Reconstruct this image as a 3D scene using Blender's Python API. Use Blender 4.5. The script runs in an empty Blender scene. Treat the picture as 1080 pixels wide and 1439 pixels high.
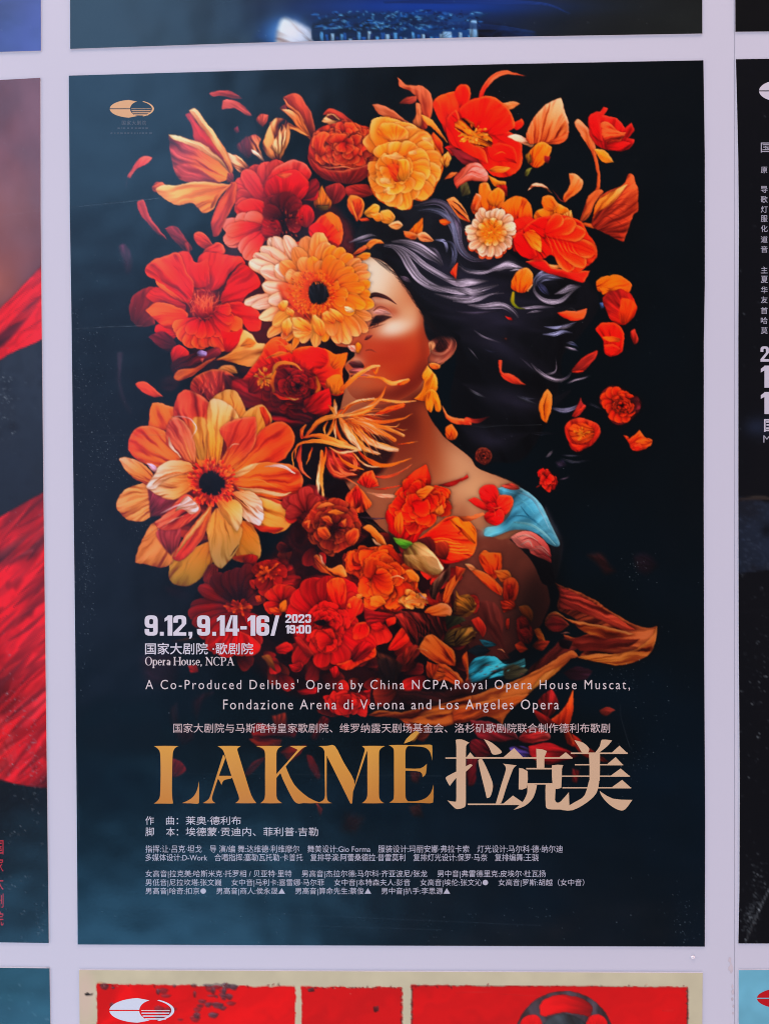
import bpy, math
import numpy as np
from mathutils import Matrix, Vector

# ---------------------------------------------------------------- camera
sc = bpy.context.scene
W = 0.60                                   # width of the opera poster in metres
ZC = 1.50                                  # height of its middle above the pavement
RC = np.array([[0.999626, 0.007755, 0.026208], [-0.007445, 0.999901, -0.011911], [-0.026298, 0.011712, 0.999586]])                        # camera axes (right, down, forward) in wall axes (right, down, into the wall)
CC = np.array([0.03267, -0.010863, -1.299426])                        # camera place in wall axes, poster widths
FOCAL = 1150/1439                          # focal length over picture height
def wv(a): return Vector((a[0], a[2], -a[1]))
cam = bpy.data.cameras.new('camera'); cam.sensor_fit = 'VERTICAL'; cam.sensor_height = 24; cam.lens = FOCAL*24
cam.clip_start = .01; cam.clip_end = 60
camo = bpy.data.objects.new('camera', cam); sc.collection.objects.link(camo)
r, d, f = wv(RC[0]), wv(RC[1]), wv(RC[2])
camo.matrix_world = Matrix(((r[0], -d[0], -f[0], CC[0]*W), (r[1], -d[1], -f[1], CC[2]*W), (r[2], -d[2], -f[2], -CC[1]*W+ZC), (0, 0, 0, 1)))
sc.camera = camo
def spot(x, y, off=0.):
    """a place on the wall: x, y measured in 890ths of the poster's width across and down, off metres in front of the wall"""
    x = np.asarray(x, float); y = np.asarray(y, float)
    D = np.stack([(x-540)/1150, (y-719.5)/1150, np.ones_like(x)], -1) @ RC
    k = -CC[2]/D[..., 2]
    u = CC[0]+k*D[..., 0]; v = CC[1]+k*D[..., 1]
    return np.stack([u*W, np.zeros_like(u)-off, ZC-v*W], -1)

# ---------------------------------------------------------------- light: shaded passage; lamps added for even fill and bluish sheen from the left
wd = bpy.data.worlds.new('World'); sc.world = wd; wd.use_nodes = True
wd.node_tree.nodes['Background'].inputs[0].default_value = (.80, .80, 1., 1)
wd.node_tree.nodes['Background'].inputs[1].default_value = .05
def lamp(name, loc, aim, sx, sy, power, col):
    l = bpy.data.lights.new(name, 'AREA'); l.shape = 'RECTANGLE'; l.size = sx; l.size_y = sy; l.energy = power; l.color = col
    o = bpy.data.objects.new(name, l); sc.collection.objects.link(o); o.location = loc
    o.rotation_euler = (Vector(aim)-Vector(loc)).to_track_quat('-Z', 'Y').to_euler()
    return o
LILAC = (.98, .725, .72)
lamp('overhead_light', (.2, -.95, 4.6), (0, 0, 1.4), 2.6, 1.2, 99, LILAC)
lamp('left_side_light', (-3.0, -1.1, 1.6), (0, 0, 1.5), 1.6, 2.4, 67, LILAC)
lamp('right_side_light', (3.0, -1.1, 1.6), (0, 0, 1.5), 1.6, 2.4, 52, (.96, .66, .74))
lamp('low_fill_light', (.2, -1.3, -1.6), (0, 0, 1.5), 2.6, 1.4, 65, (.93, .70, .72))  # added fill from below, evens out the light on the wall
lamp('sky_sheen_lamp', (-1.4, -3.0, 3.6), (-.2, 0, 1.8), 1.25, 1.7, 30, (.24, .54, .96))  # area lamp added for the blue sky sheen at upper left
lamp('left_sheen_lamp', (-1.5, -3.0, 1.7), (-.2, 0, 1.5), 1.0, 1.9, 7, (.32, .50, 1.))  # dim lamp added for the sheen down the left side
lamp('low_sheen_lamp', (-1.2, -2.6, -.75), (-.2, 0, 1.3), 1.6, 1.0, 30, (.14, .50, .90))  # lamp added below for the blue sheen along the lower left
sc.view_settings.view_transform = 'Standard'; sc.view_settings.look = 'None'; sc.view_settings.exposure = 0; sc.view_settings.gamma = 1
sc.view_settings.use_curve_mapping = False
sc.cycles.use_denoising = True; sc.cycles.filter_width = 1.0; sc.render.filter_size = 1.0
SCALE = 1.1
LIGHT = np.array((.99, .935, 1.16))          # how the passage light shows a white sheet; inks are mixed against it

# ---------------------------------------------------------------- print engine: the inks of the printed sheets, mixed in code
rng = np.random.default_rng(7)
TBL = rng.random((256, 256))
def vn(x, y):
    x = np.asarray(x, float); y = np.asarray(y, float)
    xi = np.floor(x).astype(int); yi = np.floor(y).astype(int)
    fx = x - xi; fy = y - yi
    fx = fx*fx*(3-2*fx); fy = fy*fy*(3-2*fy)
    a = TBL[yi & 255, xi & 255]; b = TBL[yi & 255, (xi+1) & 255]
    c = TBL[(yi+1) & 255, xi & 255]; d = TBL[(yi+1) & 255, (xi+1) & 255]
    return a + (b-a)*fx + (c-a)*fy + (a-b-c+d)*fx*fy
def fbm(x, y, o=3):
    r = 0; s = 0; a = 1.0
    for i in range(o):
        r = r + a*vn(x*2**i + 17*i, y*2**i + 31*i); s += a; a *= .5
    return r/s
class Canvas:
    """a printed sheet: ink values on a lattice over x0..x1, y0..y1 (lattice units of the sheet), ids say which printed motif"""
    def __init__(s, x0, y0, x1, y1, sc, col):
        s.x0, s.y0, s.sc = x0, y0, sc
        s.w = int((x1-x0)*sc)+1; s.h = int((y1-y0)*sc)+1
        s.img = np.empty((s.h, s.w, 3)); s.img[:] = np.array(col)/255.
        s.ids = np.zeros((s.h, s.w), np.int16)
CV = None; CLIP = None; OID = 0; MOTIFS = [('sheet', None, None)]
O = (0, 0, 1.0)
REG = dict(A=(140,90,260/1080), B=(380,90,260/1080), C=(620,90,280/1080), D=(160,320,260/1080), E=(400,320,260/1080),
           F=(640,320,280/1080), G=(150,540,280/1080), H=(400,540,260/1080), I=(640,540,290/1080), J=(180,780,260/1080),
           K=(400,780,260/1080), L=(640,780,290/1080), M=(340,320,200/1080), N=(480,340,1/6), T=(540,940,1/3), U=(200,1010,1/3),
           V=(480,270,220/1080), W=(640,370,220/1080), Z=(0,0,1.0))
def org(k):
    global O
    O = REG[k]
def motif(name, parent=None, label=None):
    """start a printed motif; later inks belong to it"""
    global OID
    MOTIFS.append((name, parent, label)); OID = len(MOTIFS)-1
    return OID
def back(i):
    global OID
    OID = i
def pts(p):
    if isinstance(p, str):
        p = [tuple(map(float, q.split(','))) for q in p.split()]
    p = np.array(p, float)
    return p*O[2] + np.array(O[:2])
def win(xa, ya, xb, yb):
    c = CV
    i0 = max(0, int((xa-c.x0)*c.sc)-2); i1 = min(c.w, int((xb-c.x0)*c.sc)+3)
    j0 = max(0, int((ya-c.y0)*c.sc)-2); j1 = min(c.h, int((yb-c.y0)*c.sc)+3)
    if i1 <= i0 or j1 <= j0: return None
    X, Y = np.meshgrid(c.x0 + np.arange(i0, i1)/c.sc, c.y0 + np.arange(j0, j1)/c.sc)
    return (slice(j0, j1), slice(i0, i1)), X, Y
def put(sl, m, col, mark=True):
    if CLIP is not None: m = m*CLIP[sl]
    im = CV.img[sl]
    im += (col-im)*m[..., None]
    if mark:
        CV.ids[sl][m > .5] = OID
def ramp(c):
    """list of inks from root to tip; one ink gives a darker root and a lighter tip"""
    if not isinstance(c[0], (tuple, list)):
        c = np.array(c, float)
        c = [c*.6, c*.97, np.minimum(c*1.1+10, 255)]
    return np.array(c, float)/255.
def pal(t, cols):
    n = np.linspace(0, 1, len(cols))
    return np.stack([np.interp(t, n, cols[:, k]) for k in range(3)], -1)
def crs(p, closed, n):
    """smooth line through p; sharp turns stay sharp"""
    p = np.asarray(p, float)
    if closed: q = np.vstack([p[-1], p, p[0], p[1]])
    else: q = np.vstack([2*p[0]-p[1], p, 2*p[-1]-p[-2]])
    a = q[1:-1]-q[:-2]; b = q[2:]-q[1:-1]
    ca = (a*b).sum(1)/(np.hypot(*a.T)*np.hypot(*b.T)+1e-9)
    k = np.clip((np.degrees(np.arccos(np.clip(ca, -1, 1)))-66)/40, 0, 1)
    if not closed: k = k*0
    m = (q[2:]-q[:-2])/2*(1-k)[:, None]
    L = np.minimum(np.hypot(*a.T), np.hypot(*b.T)); ml = np.hypot(*m.T)+1e-9
    m = m*np.minimum(1, 1.5*L/ml)[:, None]
    t = np.linspace(0, 1, n, endpoint=False)[:, None]
    h = (2*t**3-3*t**2+1, t**3-2*t**2+t, -2*t**3+3*t**2, t**3-t**2)
    out = [h[0]*q[i+1]+h[1]*m[i]+h[2]*q[i+2]+h[3]*m[i+1] for i in range(len(q)-3)]
    out = np.vstack(out)
    if not closed: out = np.vstack([out, p[-1]])
    return out
def nearest(X, Y, P):
    """distance to an open line, place along it 0..1, signed side"""
    best = np.full(X.shape, 1e9); tt = np.zeros(X.shape); sd = np.zeros(X.shape)
    L = np.hypot(*(P[1:]-P[:-1]).T); cum = np.concatenate([[0], np.cumsum(L)]); tot = cum[-1]+1e-9
    for i in range(len(P)-1):
        dx, dy = P[i+1]-P[i]; l2 = dx*dx+dy*dy+1e-12
        rx = X-P[i, 0]; ry = Y-P[i, 1]
        u = np.clip((rx*dx+ry*dy)/l2, 0, 1)
        d = np.hypot(rx-u*dx, ry-u*dy)
        k = d < best
        best = np.where(k, d, best); tt = np.where(k, (cum[i]+u*L[i])/tot, tt)
        sd = np.where(k, np.sign(dx*ry-dy*rx), sd)
    return best, tt, sd
def inside(X, Y, P):
    """signed distance to a closed outline, positive inside"""
    d2 = np.full(X.shape, 1e18); ins = np.zeros(X.shape, bool)
    Q = np.roll(P, -1, 0)
    for (ax, ay), (bx, by) in zip(P, Q):
        dx, dy = bx-ax, by-ay; l2 = dx*dx+dy*dy+1e-12
        rx = X-ax; ry = Y-ay
        u = np.clip((rx*dx+ry*dy)/l2, 0, 1)
        np.minimum(d2, (rx-u*dx)**2+(ry-u*dy)**2, out=d2)
        if ay != by:
            ins ^= ((ay > Y) != (by > Y)) & (rx < dx*ry/dy)
    d = np.sqrt(d2)
    return np.where(ins, d, -d)
WARM = True; INKY = np.array((26, 7, 6))/255.
def shade(col, k):
    """ink lightened or darkened; darks of warm inks run to red, as pigments do"""
    k = np.clip(k, .05, 3)[..., None]
    if WARM:
        lo = np.minimum(k, 1); hi = np.maximum(k, 1)
        col = col*lo**np.array([.75, 1.2, 1.35])*hi
    else: col = col*k
    m = col.max(-1, keepdims=True)
    over = np.maximum(m, 1)
    return col/over + (1-1/over)*.12
def F(p, c, ax=None, streak=.2, ns=9, rim=None, rw=2.2, ra=.75, lit=.1, dark=.3, a=1., soft=0, n=4, wob=.35, mark=True, grow=.3, sh=.3, fan=True, light=(.55, -.8), sharp=False):
    """a printed petal or leaf of any outline: ink ramp along ax, veins fanning from its root, light and dark edges"""
    p = pts(p); P = p if sharp else crs(p, True, n)
    lo = P.min(0); hi = P.max(0); e = 8+3*soft
    w = win(lo[0]-e, lo[1]-e, hi[0]+e, hi[1]+e)
    if w is None: return
    sl, X, Y = w
    seed = (p[0, 0]*3.7+p[0, 1]*1.3) % 97
    d = inside(X, Y, P)
    if wob: d = d + wob*((fbm(X*.22+seed, Y*.22, 2)-.5)*2 + (fbm(X*.08+seed, Y*.08+9, 2)-.5)*2.5)
    if not soft: d = d+grow
    if sh and not soft and a > .85 and mark: put(sl, sh*np.exp(-np.maximum(-d, 0)/2.), INKY, False)
    m = np.clip(d/(2*soft)+.5, 0, 1) if soft else np.clip(d*CV.sc+.5, 0, 1)
    m = m*m*(3-2*m)*a if soft else m*a
    if ax is None:
        i = np.argmax(((P[:, None]-P[None])**2).sum(-1)); i, j = divmod(i, len(P)); A, B = (P[i], P[j]) if P[i, 1] > P[j, 1] else (P[j], P[i])
    else:
        ax = pts(ax); A, B = ax[0], ax[-1]
    v = B-A; L = np.hypot(*v)+1e-9; v = v/L
    t = np.clip(((X-A[0])*v[0]+(Y-A[1])*v[1])/L, 0, 1)
    s = (-(X-A[0])*v[1]+(Y-A[1])*v[0])
    if fan:
        ang = np.arctan2(s, np.maximum((X-A[0])*v[0]+(Y-A[1])*v[1]+.35*L, 1))
        u = ang*ns*2.6
    else:
        u = s/max(L*.3, 6)*ns*.7
    col = pal(t, ramp(c))
    if streak:
        u = u + (fbm(X*.05+seed, Y*.05, 2)-.5)*2.2
        k = (vn(u*.8+seed, t*1.6+seed)-.5)*1.5+(vn(u*2.3+seed, t*2.5)-.5)*.7
        k = k + (fbm(u*.45+seed*2, t*2.2+seed, 2)-.5)*3.2
        lum = 1+streak*k*1.15
    else: lum = np.ones(X.shape)
    if lit:
        gy, gx = np.gradient(d)
        g = np.hypot(gx, gy)+1e-6
        f = -(gx*light[0]+gy*light[1])/g
        wd = max(4., .16*min(hi-lo))
        f = f*np.exp(-np.maximum(d, 0)/wd)
        lum = lum*(1+lit*2*np.clip(f, -.6, 1))
    if dark and not soft:
        lum = lum*(1-dark*np.exp(-np.maximum(d, 0)/1.1))
    col = shade(col, lum)
    if rim is not None:
        r = np.exp(-(np.maximum(d-.7, 0)/rw)**2)*ra*np.clip(.35+1.1*vn(X*.06+seed, Y*.06+5), 0, 1)
        if lit: r = r*np.clip(.55+.6*(-(gx*light[0]+gy*light[1])/g), .1, 1)
        col = col+(np.array(rim)/255.-col)*r[..., None]
    put(sl, m, np.clip(col, 0, 1.05), mark)
def P(b, t, w, c, bend=0., q=3., pw=.6, streak=.22, ns=4., fold=.12, side=.12, rim=None, rw=.22, ra=.7, dark=.4, wob=.06, a=1., raw=False, shd=.4):
    """a printed petal from root b to tip t, half width w"""
    if raw: B, T = np.array(b, float), np.array(t, float)
    else:
        B, T = pts([b, t]); w = w*O[2]
    v = T-B; L = np.hypot(*v)
    nrm = np.array([-v[1], v[0]])
    C = (B+T)/2+nrm*bend
    u = np.linspace(0, 1, 9 if bend else 2)[:, None]
    line = (1-u)**2*B+2*u*(1-u)*C+u*u*T
    lo = line.min(0)-w-6; hi = line.max(0)+w+6
    W = win(lo[0], lo[1], hi[0], hi[1])
    if W is None: return
    sl, X, Y = W
    d, tt, sd = nearest(X, Y, line)
    seed = (B[0]*1.7+T[1]*2.3+T[0]) % 89
    tg = np.linspace(0, 1, 64); sh = tg**pw*np.sqrt(np.maximum(1-tg**q, 0)); sh = sh/sh.max()
    hw = np.interp(tt, tg, sh)*w*(1+wob*2*(vn(tt*4+seed, sd*3+seed)-.5))+wob*6*(fbm(X*.2+seed, Y*.2, 2)-.5)
    s = np.clip(sd*d/np.maximum(hw, .3), -1.5, 1.5)
    ed = hw-d
    if shd: put(sl, shd*np.exp(-np.maximum(-ed, 0)/2.), INKY, False)
    m = np.clip(ed*CV.sc+.5, 0, 1)*a
    col = pal(tt, ramp(c))
    if streak:
        k = (vn(s*ns+seed, tt*1.8+seed)-.5)*1.3+(vn(s*ns*2.7+seed, tt*2.4)-.5)*.9
        k = k*streak*1.1
    else: k = 0
    lum = 1+k+side*s-fold*np.exp(-(s/.16)**2)*(1-tt)
    lum = lum*(1-dark*np.exp(-np.maximum(ed, 0)/1.2))
    col = shade(col, lum)
    if rim is not None:
        r = np.exp(-(np.maximum(ed-.8, 0)/(rw*w+.5))**2)*ra*np.clip(tt*1.6-.35, 0, 1)*np.clip(.3+1.2*vn(X*.07+seed, Y*.07), 0, 1)
        col = col+(np.array(rim)/255.-col)*r[..., None]
    put(sl, m, np.clip(col, 0, 1.05))
def S(p, w, c, a=1., fine=.3, raw=False, hard=True, n=6, mark=True):
    """a stroke along p: w = widths root, middle, tip"""
    p = np.array(p, float) if raw else pts(p)
    w = np.array(w, float)*(1 if raw else O[2])
    Lp = crs(p, False, n) if len(p) > 2 else p
    lo = Lp.min(0)-w.max()-1; hi = Lp.max(0)+w.max()+1
    W = win(lo[0], lo[1], hi[0], hi[1])
    if W is None: return
    sl, X, Y = W
    d, t, sd = nearest(X, Y, Lp)
    hw = np.interp(t, np.linspace(0, 1, len(w)), w)/2
    seed = (p[0, 0]+p[-1, 1]*2.1) % 83
    al = a*np.clip((hw-d)*CV.sc+.5, 0, 1)*np.clip(hw*CV.sc*1.6, 0, 1) if hard else a*np.exp(-(d/np.maximum(hw, .3))**2*1.5)
    col = pal(t, ramp(c))
    s = sd*d/np.maximum(hw, .4)
    if fine: col = shade(col, 1+fine*1.4*(vn(s*2.2+seed, t*5)-.5)-fine*.35*s)
    put(sl, al, np.clip(col, 0, 1.05), mark)
def B(x, y, rx, ry, ang, c, a=1., g=1., mark=False):
    """a soft airbrushed patch"""
    x, y = pts([(x, y)])[0]; rx *= O[2]; ry *= O[2]
    R = max(rx, ry)*2.6
    W = win(x-R, y-R, x+R, y+R)
    if W is None: return
    sl, X, Y = W
    ca, sa = math.cos(math.radians(ang)), math.sin(math.radians(ang))
    u = ((X-x)*ca+(Y-y)*sa)/rx; v = (-(X-x)*sa+(Y-y)*ca)/ry
    put(sl, a*np.exp(-(u*u+v*v)**g), np.array(c)/255., mark)
def mask(p, soft=.6, n=4):
    p = pts(p); Q = crs(p, True, n)
    M = np.zeros(CV.ids.shape)
    lo = Q.min(0)-3-2*soft; hi = Q.max(0)+3+2*soft
    sl, X, Y = win(lo[0], lo[1], hi[0], hi[1])
    m = np.clip(inside(X, Y, Q)/(2*soft)+.5, 0, 1)
    M[sl] = m*m*(3-2*m)
    return M
def clip(m):
    global CLIP
    CLIP = m
def dots(cx, cy, r0, r1, n, size, cols, seed=1, sq=1., raw=False):
    """stamens: short beads on a ring"""
    g = np.random.default_rng(seed)
    if not raw:
        (cx, cy), = pts([(cx, cy)]); r0 *= O[2]; r1 *= O[2]; size *= O[2]
    for i in range(n):
        a = g.random()*6.283; r = r0+(r1-r0)*g.random()**.8
        x, y = cx+r*math.cos(a), cy+r*sq*math.sin(a)
        c = np.array(cols[g.integers(len(cols))], float)*(.8+.4*g.random())
        l = size*(1+g.random())
        S([(x-l*.5*math.cos(a), y-l*.5*sq*math.sin(a)), (x+l*.6*math.cos(a), y+l*.6*sq*math.sin(a))], (size*.7, size*1.1, size*.9), [tuple(c*.7), tuple(c)], raw=True, fine=0)
def peony(cx, cy, rx, ry, cd, cm, cl, rings=5, seed=1, rim=None, ra=.7, jit=.35, open_=.25):
    """a ruffled bloom: rings of cupped petals, outer ones first"""
    g = np.random.default_rng(seed)
    (cx, cy), = pts([(cx, cy)]); rx *= O[2]; ry *= O[2]
    for k in range(rings):
        f = 1-(k/rings)*.8
        n = max(4, int(11-k*1.2)); a0 = g.random()*6.28
        order = g.permutation(n)
        for i in order:
            a = a0+6.283*i/n+g.normal()*.2
            rr = f*(1+jit*(g.random()-.5))
            ox, oy = math.cos(a), math.sin(a)
            b = (cx+ox*rx*rr*open_, cy+oy*ry*rr*open_)
            t = (cx+ox*rx*rr, cy+oy*ry*rr)
            v = .75+.5*g.random()+.12*(ox-oy)
            cc = [tuple(np.clip(np.array(q)*v, 0, 255)) for q in (cd, cm, cl)]
            P(b, t, (rx+ry)/2*f*(.36+.14*g.random()), cc, bend=g.normal()*.08, q=7, pw=.55, ns=5, rim=rim or cl, ra=ra, raw=True, wob=.14, dark=.5)
def ruffle(p, cd, cm, cl, n, size, seed=1, rim=None, ra=.8, centre=None):
    """small crinkled petals scattered over an outline"""
    g = np.random.default_rng(seed)
    Q = crs(pts(p), True, 4); lo = Q.min(0); hi = Q.max(0)
    c = Q.mean(0) if centre is None else pts([centre])[0]
    size *= O[2]; k = 0; L = []
    while len(L) < n and k < n*20:
        k += 1
        x = lo+(hi-lo)*g.random(2)
        if inside(np.array([[x[0]]]), np.array([[x[1]]]), Q)[0, 0] > size*.35: L.append(x)
    L.sort(key=lambda x: -np.hypot(*(x-c)))
    for x in L:
        v = x-c; a = math.atan2(v[1], v[0])+g.normal()*.7
        l = size*(.7+.7*g.random())
        b = (x[0]-math.cos(a)*l*.6, x[1]-math.sin(a)*l*.6); t = (x[0]+math.cos(a)*l*.6, x[1]+math.sin(a)*l*.6)
        m = .65+.6*g.random()
        P(b, t, l*(.45+.3*g.random()), [tuple(np.clip(np.array(q)*m, 0, 255)) for q in (cd, cm, cl)], bend=g.normal()*.15, q=6, rim=rim or cl, ra=ra, raw=True, wob=.25, dark=.45)
def rays(cx, cy, r0, tips, w, c, seed=1, q=4., rim=None, bend=.06, **k):
    """ray petals from a ring of radius r0 to the listed tips"""
    g = np.random.default_rng(seed)
    for tp in tips:
        tx, ty = tp[0], tp[1]; ww = tp[2] if len(tp) > 2 else w
        cc = tp[3] if len(tp) > 3 else c
        L = math.hypot(tx-cx, ty-cy)
        b = (cx+(tx-cx)/L*r0, cy+(ty-cy)/L*r0)
        v = .85+.3*g.random()
        if isinstance(cc[0], (tuple, list)): cc = [tuple(np.clip(np.array(z)*v, 0, 255)) for z in cc]
        else: cc = tuple(np.clip(np.array(cc)*v, 0, 255))
        P(b, (tx, ty), ww, cc, bend=g.normal()*bend, q=q, rim=rim, **k)

def warm(f):
    global WARM
    WARM = f
def brushed(keep):
    """let the ink edges wander a little, as brush work does; keep = motifs left as drawn"""
    c = CV
    k = np.ones(c.ids.shape)
    k[np.isin(c.ids, list(keep))] = 0
    for i in range(4): k = (k+np.roll(k, 1, 0)+np.roll(k, -1, 0)+np.roll(k, 1, 1)+np.roll(k, -1, 1))/5
    J, I = np.mgrid[0:c.h, 0:c.w].astype(float)
    X = I/c.sc; Y = J/c.sc
    dx = (fbm(X*.05, Y*.05, 2)-.5)*3+(fbm(X*.16+40, Y*.16, 2)-.5)*1.5
    dy = (fbm(X*.05+90, Y*.05, 2)-.5)*3+(fbm(X*.16, Y*.16+70, 2)-.5)*1.5
    I2 = np.clip(I+dx*k*c.sc, 0, c.w-1.001); J2 = np.clip(J+dy*k*c.sc, 0, c.h-1.001)
    i0 = I2.astype(int); j0 = J2.astype(int); fx = (I2-i0)[..., None]; fy = (J2-j0)[..., None]
    a = c.img
    c.img = (a[j0, i0]*(1-fx)+a[j0, i0+1]*fx)*(1-fy)+(a[j0+1, i0]*(1-fx)+a[j0+1, i0+1]*fx)*fy
    c.ids = c.ids[np.round(J2).astype(int), np.round(I2).astype(int)]

def grade(sat, con, gain, keep=()):
    """deepen the inks: contrast about a low middle, saturation, and yellows leaning to orange"""
    k = np.isin(CV.ids, list(keep))[..., None]
    c = np.clip(CV.img*np.where(k, 1., gain), 0, 1)
    l = (c*np.array([.3, .59, .11])).sum(-1, keepdims=True)
    c = np.clip(l+(c-l)*np.where(k, 1.0, sat), 0, 1)
    c = np.clip(c+np.where(k, .15, con)*c*(c-.45)*(1-c)*2, 0, 1)
    y = np.clip((c[..., 1]-.35)/.3, 0, 1)*np.clip(c[..., 0]-c[..., 2], 0, 1)
    c[..., 1] *= 1-.27*y*(1-k[..., 0])
    CV.img = c
def tune(i, m):
    """shift one motif's inks"""
    w = CV.ids == i
    CV.img[w] = np.clip(CV.img[w]*np.array(m), 0, 1)
def dim(x, y, rx, ry, ang, k, tint=(1., .95, .93)):
    """glaze a passage of the painting darker"""
    (x, y), = pts([(x, y)]); rx *= O[2]; ry *= O[2]
    R = max(rx, ry)*2.4
    W = win(x-R, y-R, x+R, y+R)
    if W is None: return
    sl, X, Y = W
    ca, sa = math.cos(math.radians(ang)), math.sin(math.radians(ang))
    u = ((X-x)*ca+(Y-y)*sa)/rx; v = (-(X-x)*sa+(Y-y)*ca)/ry
    m = np.exp(-(u*u+v*v)**1.6)[..., None]
    CV.img[sl] *= 1-m*(1-k*np.array(tint))

def wear(cv, seed, n_specks, zones, scratches, ink=(150, 160, 172)):
    """rubbed specks and hairline scratches in the ink"""
    global CV, OID
    CV = cv; OID = 0
    g = np.random.default_rng(seed)
    def speck(x, y, s, a):
        i = int(round((x-cv.x0)*cv.sc)); j = int(round((y-cv.y0)*cv.sc))
        if 1 <= i < cv.w-1 and 1 <= j < cv.h-1:
            c = np.array(ink)/255.
            cv.img[j, i] += (c-cv.img[j, i])*a
            if s > .6: cv.img[j, i+1] += (c-cv.img[j, i+1])*a*.5
            if s > .8: cv.img[j+1, i] += (c-cv.img[j+1, i])*a*.5
    x1 = cv.x0+cv.w/cv.sc; y1 = cv.y0+cv.h/cv.sc
    for k in range(n_specks):
        speck(cv.x0+(x1-cv.x0)*g.random(), cv.y0+(y1-cv.y0)*g.random(), g.random(), .1+.35*g.random()**2)
    for (x, y, sx, sy, n) in zones:
        for k in range(n):
            speck(x+g.normal()*sx, y+g.normal()*sy, g.random(), .1+.6*g.random()**2)
    org('Z')
    for (p, w, a) in scratches:
        S(p, (w, w, w), ink, a=a, fine=.6, mark=False)

# ---------------------------------------------------------------- the opera poster: dark ground, flowers, woman
def fill_petals():
    g = np.random.default_rng(77)
    Q = crs(pts('400,690 480,700 560,760 640,790 650,860 640,960 560,985 470,985 390,950 300,930 275,860 330,800 400,770'), True, 4)
    for i in range(170):
        x, y = 270+390*g.random(), 690+300*g.random()
        if inside(np.array([[x]]), np.array([[y]]), Q)[0, 0] < 4: continue
        a = g.random()*6.283; l = 16+22*g.random(); v = .5+.9*g.random()
        c = [(90,20,20),(120,28,24),(70,18,20),(110,40,24),(140,34,24)][g.integers(5)]
        P((x, y), (x+math.cos(a)*l, y+math.sin(a)*l), l*(.25+.3*g.random()), [tuple(np.array(c)*v*.5), tuple(np.array(c)*v), tuple(np.minimum(np.array(c)*v*1.3+14, 255))], bend=g.normal()*.15, q=3+3*g.random(), raw=True, rim=(190,80,50), ra=.35)
def paint_main():
    global CV
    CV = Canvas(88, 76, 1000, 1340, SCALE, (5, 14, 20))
    sl, X, Y = win(80, 70, 1005, 1345)
    n = fbm(X*.012, Y*.012, 3)
    CV.img *= (.85+.4*n)[..., None]
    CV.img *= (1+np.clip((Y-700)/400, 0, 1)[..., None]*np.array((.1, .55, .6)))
    # faint ghosts of leaves sunk in the dark ground
    motif('printed_shadow_leaves')
    org('I'); F('690,900 760,890 800,940 830,980 780,990 740,940', (52,26,26), soft=5, a=.8); F('930,900 1000,890 1050,950 1000,990 950,970', (34,22,30), soft=6, a=.8)
    F('320,120 350,150 370,215 345,230 320,190', (78,34,42), soft=2); F('335,300 350,320 340,350 325,335', (62,34,40), soft=2, a=.8)
    F('520,410 560,400 575,430 540,440', (60,50,72), soft=3, a=.8)
    org('D'); F('30,110 70,100 110,180 105,260 75,270 45,180', (78,44,60), soft=3, a=.7)
    F('20,720 55,730 45,850 60,960 110,1080 85,1075 40,1000 20,860', (50,38,46), soft=3, a=.7)
    org('J'); F('120,330 200,350 260,420 200,470 130,420', (52,22,34), soft=6, a=.7); F('80,600 240,560 300,640 260,760 120,740', (44,24,34), soft=9, a=.8)
    F('250,900 290,860 300,960 280,1020 255,980', (46,32,38), soft=4, a=.7); F('380,860 440,810 500,800 440,850 400,960', (50,26,34), soft=5, a=.8)
    F('210,180 300,190 380,230 330,260 240,220', (40,20,30), soft=4, a=.8)
    F('250,500 330,480 400,490 330,505', (120,80,40), soft=1.5, a=.6)
    F('350,650 400,640 415,680 370,690', (170,50,40), soft=1.5, a=.85)
    org('U'); F('120,170 160,175 187,210 160,240 125,250', (92,28,34), soft=1.5, a=.9); F('430,230 470,180 530,150 500,190 450,240', (105,34,34), soft=1, a=.9)
    F('450,85 520,75 590,90 560,130 540,145 480,110', (178,72,34), a=.9); F('580,140 620,115 690,110 650,160 620,175', (170,62,34), a=.9)
    F('690,150 720,160 750,240 735,250 700,200', (130,36,34), a=.9); F('600,20 660,40 640,80 590,60', (120,30,34), soft=2, a=.9); F('730,350 760,380 745,410', (90,36,30), soft=1, a=.9)
    F('860,400 930,420 900,480 840,470', (34,20,22), soft=8, a=.9); F('140,60 200,20 220,80 170,110', (60,22,30), soft=4, a=.7)
    org('T'); F('110,430 150,440 140,480 115,470', (60,30,32), soft=3); F('100,580 150,570 160,620 120,615', (48,30,30), soft=4)
    F('345,380 390,370 380,480 350,490', (88,26,34), soft=2); F('790,420 820,430 810,480 790,470', (90,32,34), soft=2)
    F('410,480 470,490 440,520', (52,24,30), soft=4)
    # loose small petals drifting on the left
    org('A')
    motif('printed_petals', label='dusky pink loose petals in the dark upper corner')
    F('640,170 700,155 770,158 835,200 800,205 730,190 660,190', (150,70,66), soft=.8); F('720,215 790,212 850,250 895,305 860,300 790,265 720,272', (162,80,72), soft=.8)
    F('915,335 940,300 985,300 975,345 950,372', (158,78,62)); F('785,380 810,360 820,400 795,405', (100,44,56), soft=1); F('1040,260 1090,230 1090,280', (120,50,50), soft=1)
    motif('printed_petal'); F('310,548 260,542 225,560 195,600 165,660 180,670 215,615 270,590 300,572', (186,74,62), '165,680 310,545', rim=(220,120,95))
    S('165,670 160,720 175,745', (8,6,2), (90,60,70), a=.6)
    motif('printed_petal'); F('222,810 240,797 262,795 285,860 320,930 400,1035 350,1005 300,950 245,880', [(60,30,40),(140,56,56),(165,68,62)], '400,1035 240,795', rim=(190,90,80))
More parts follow.
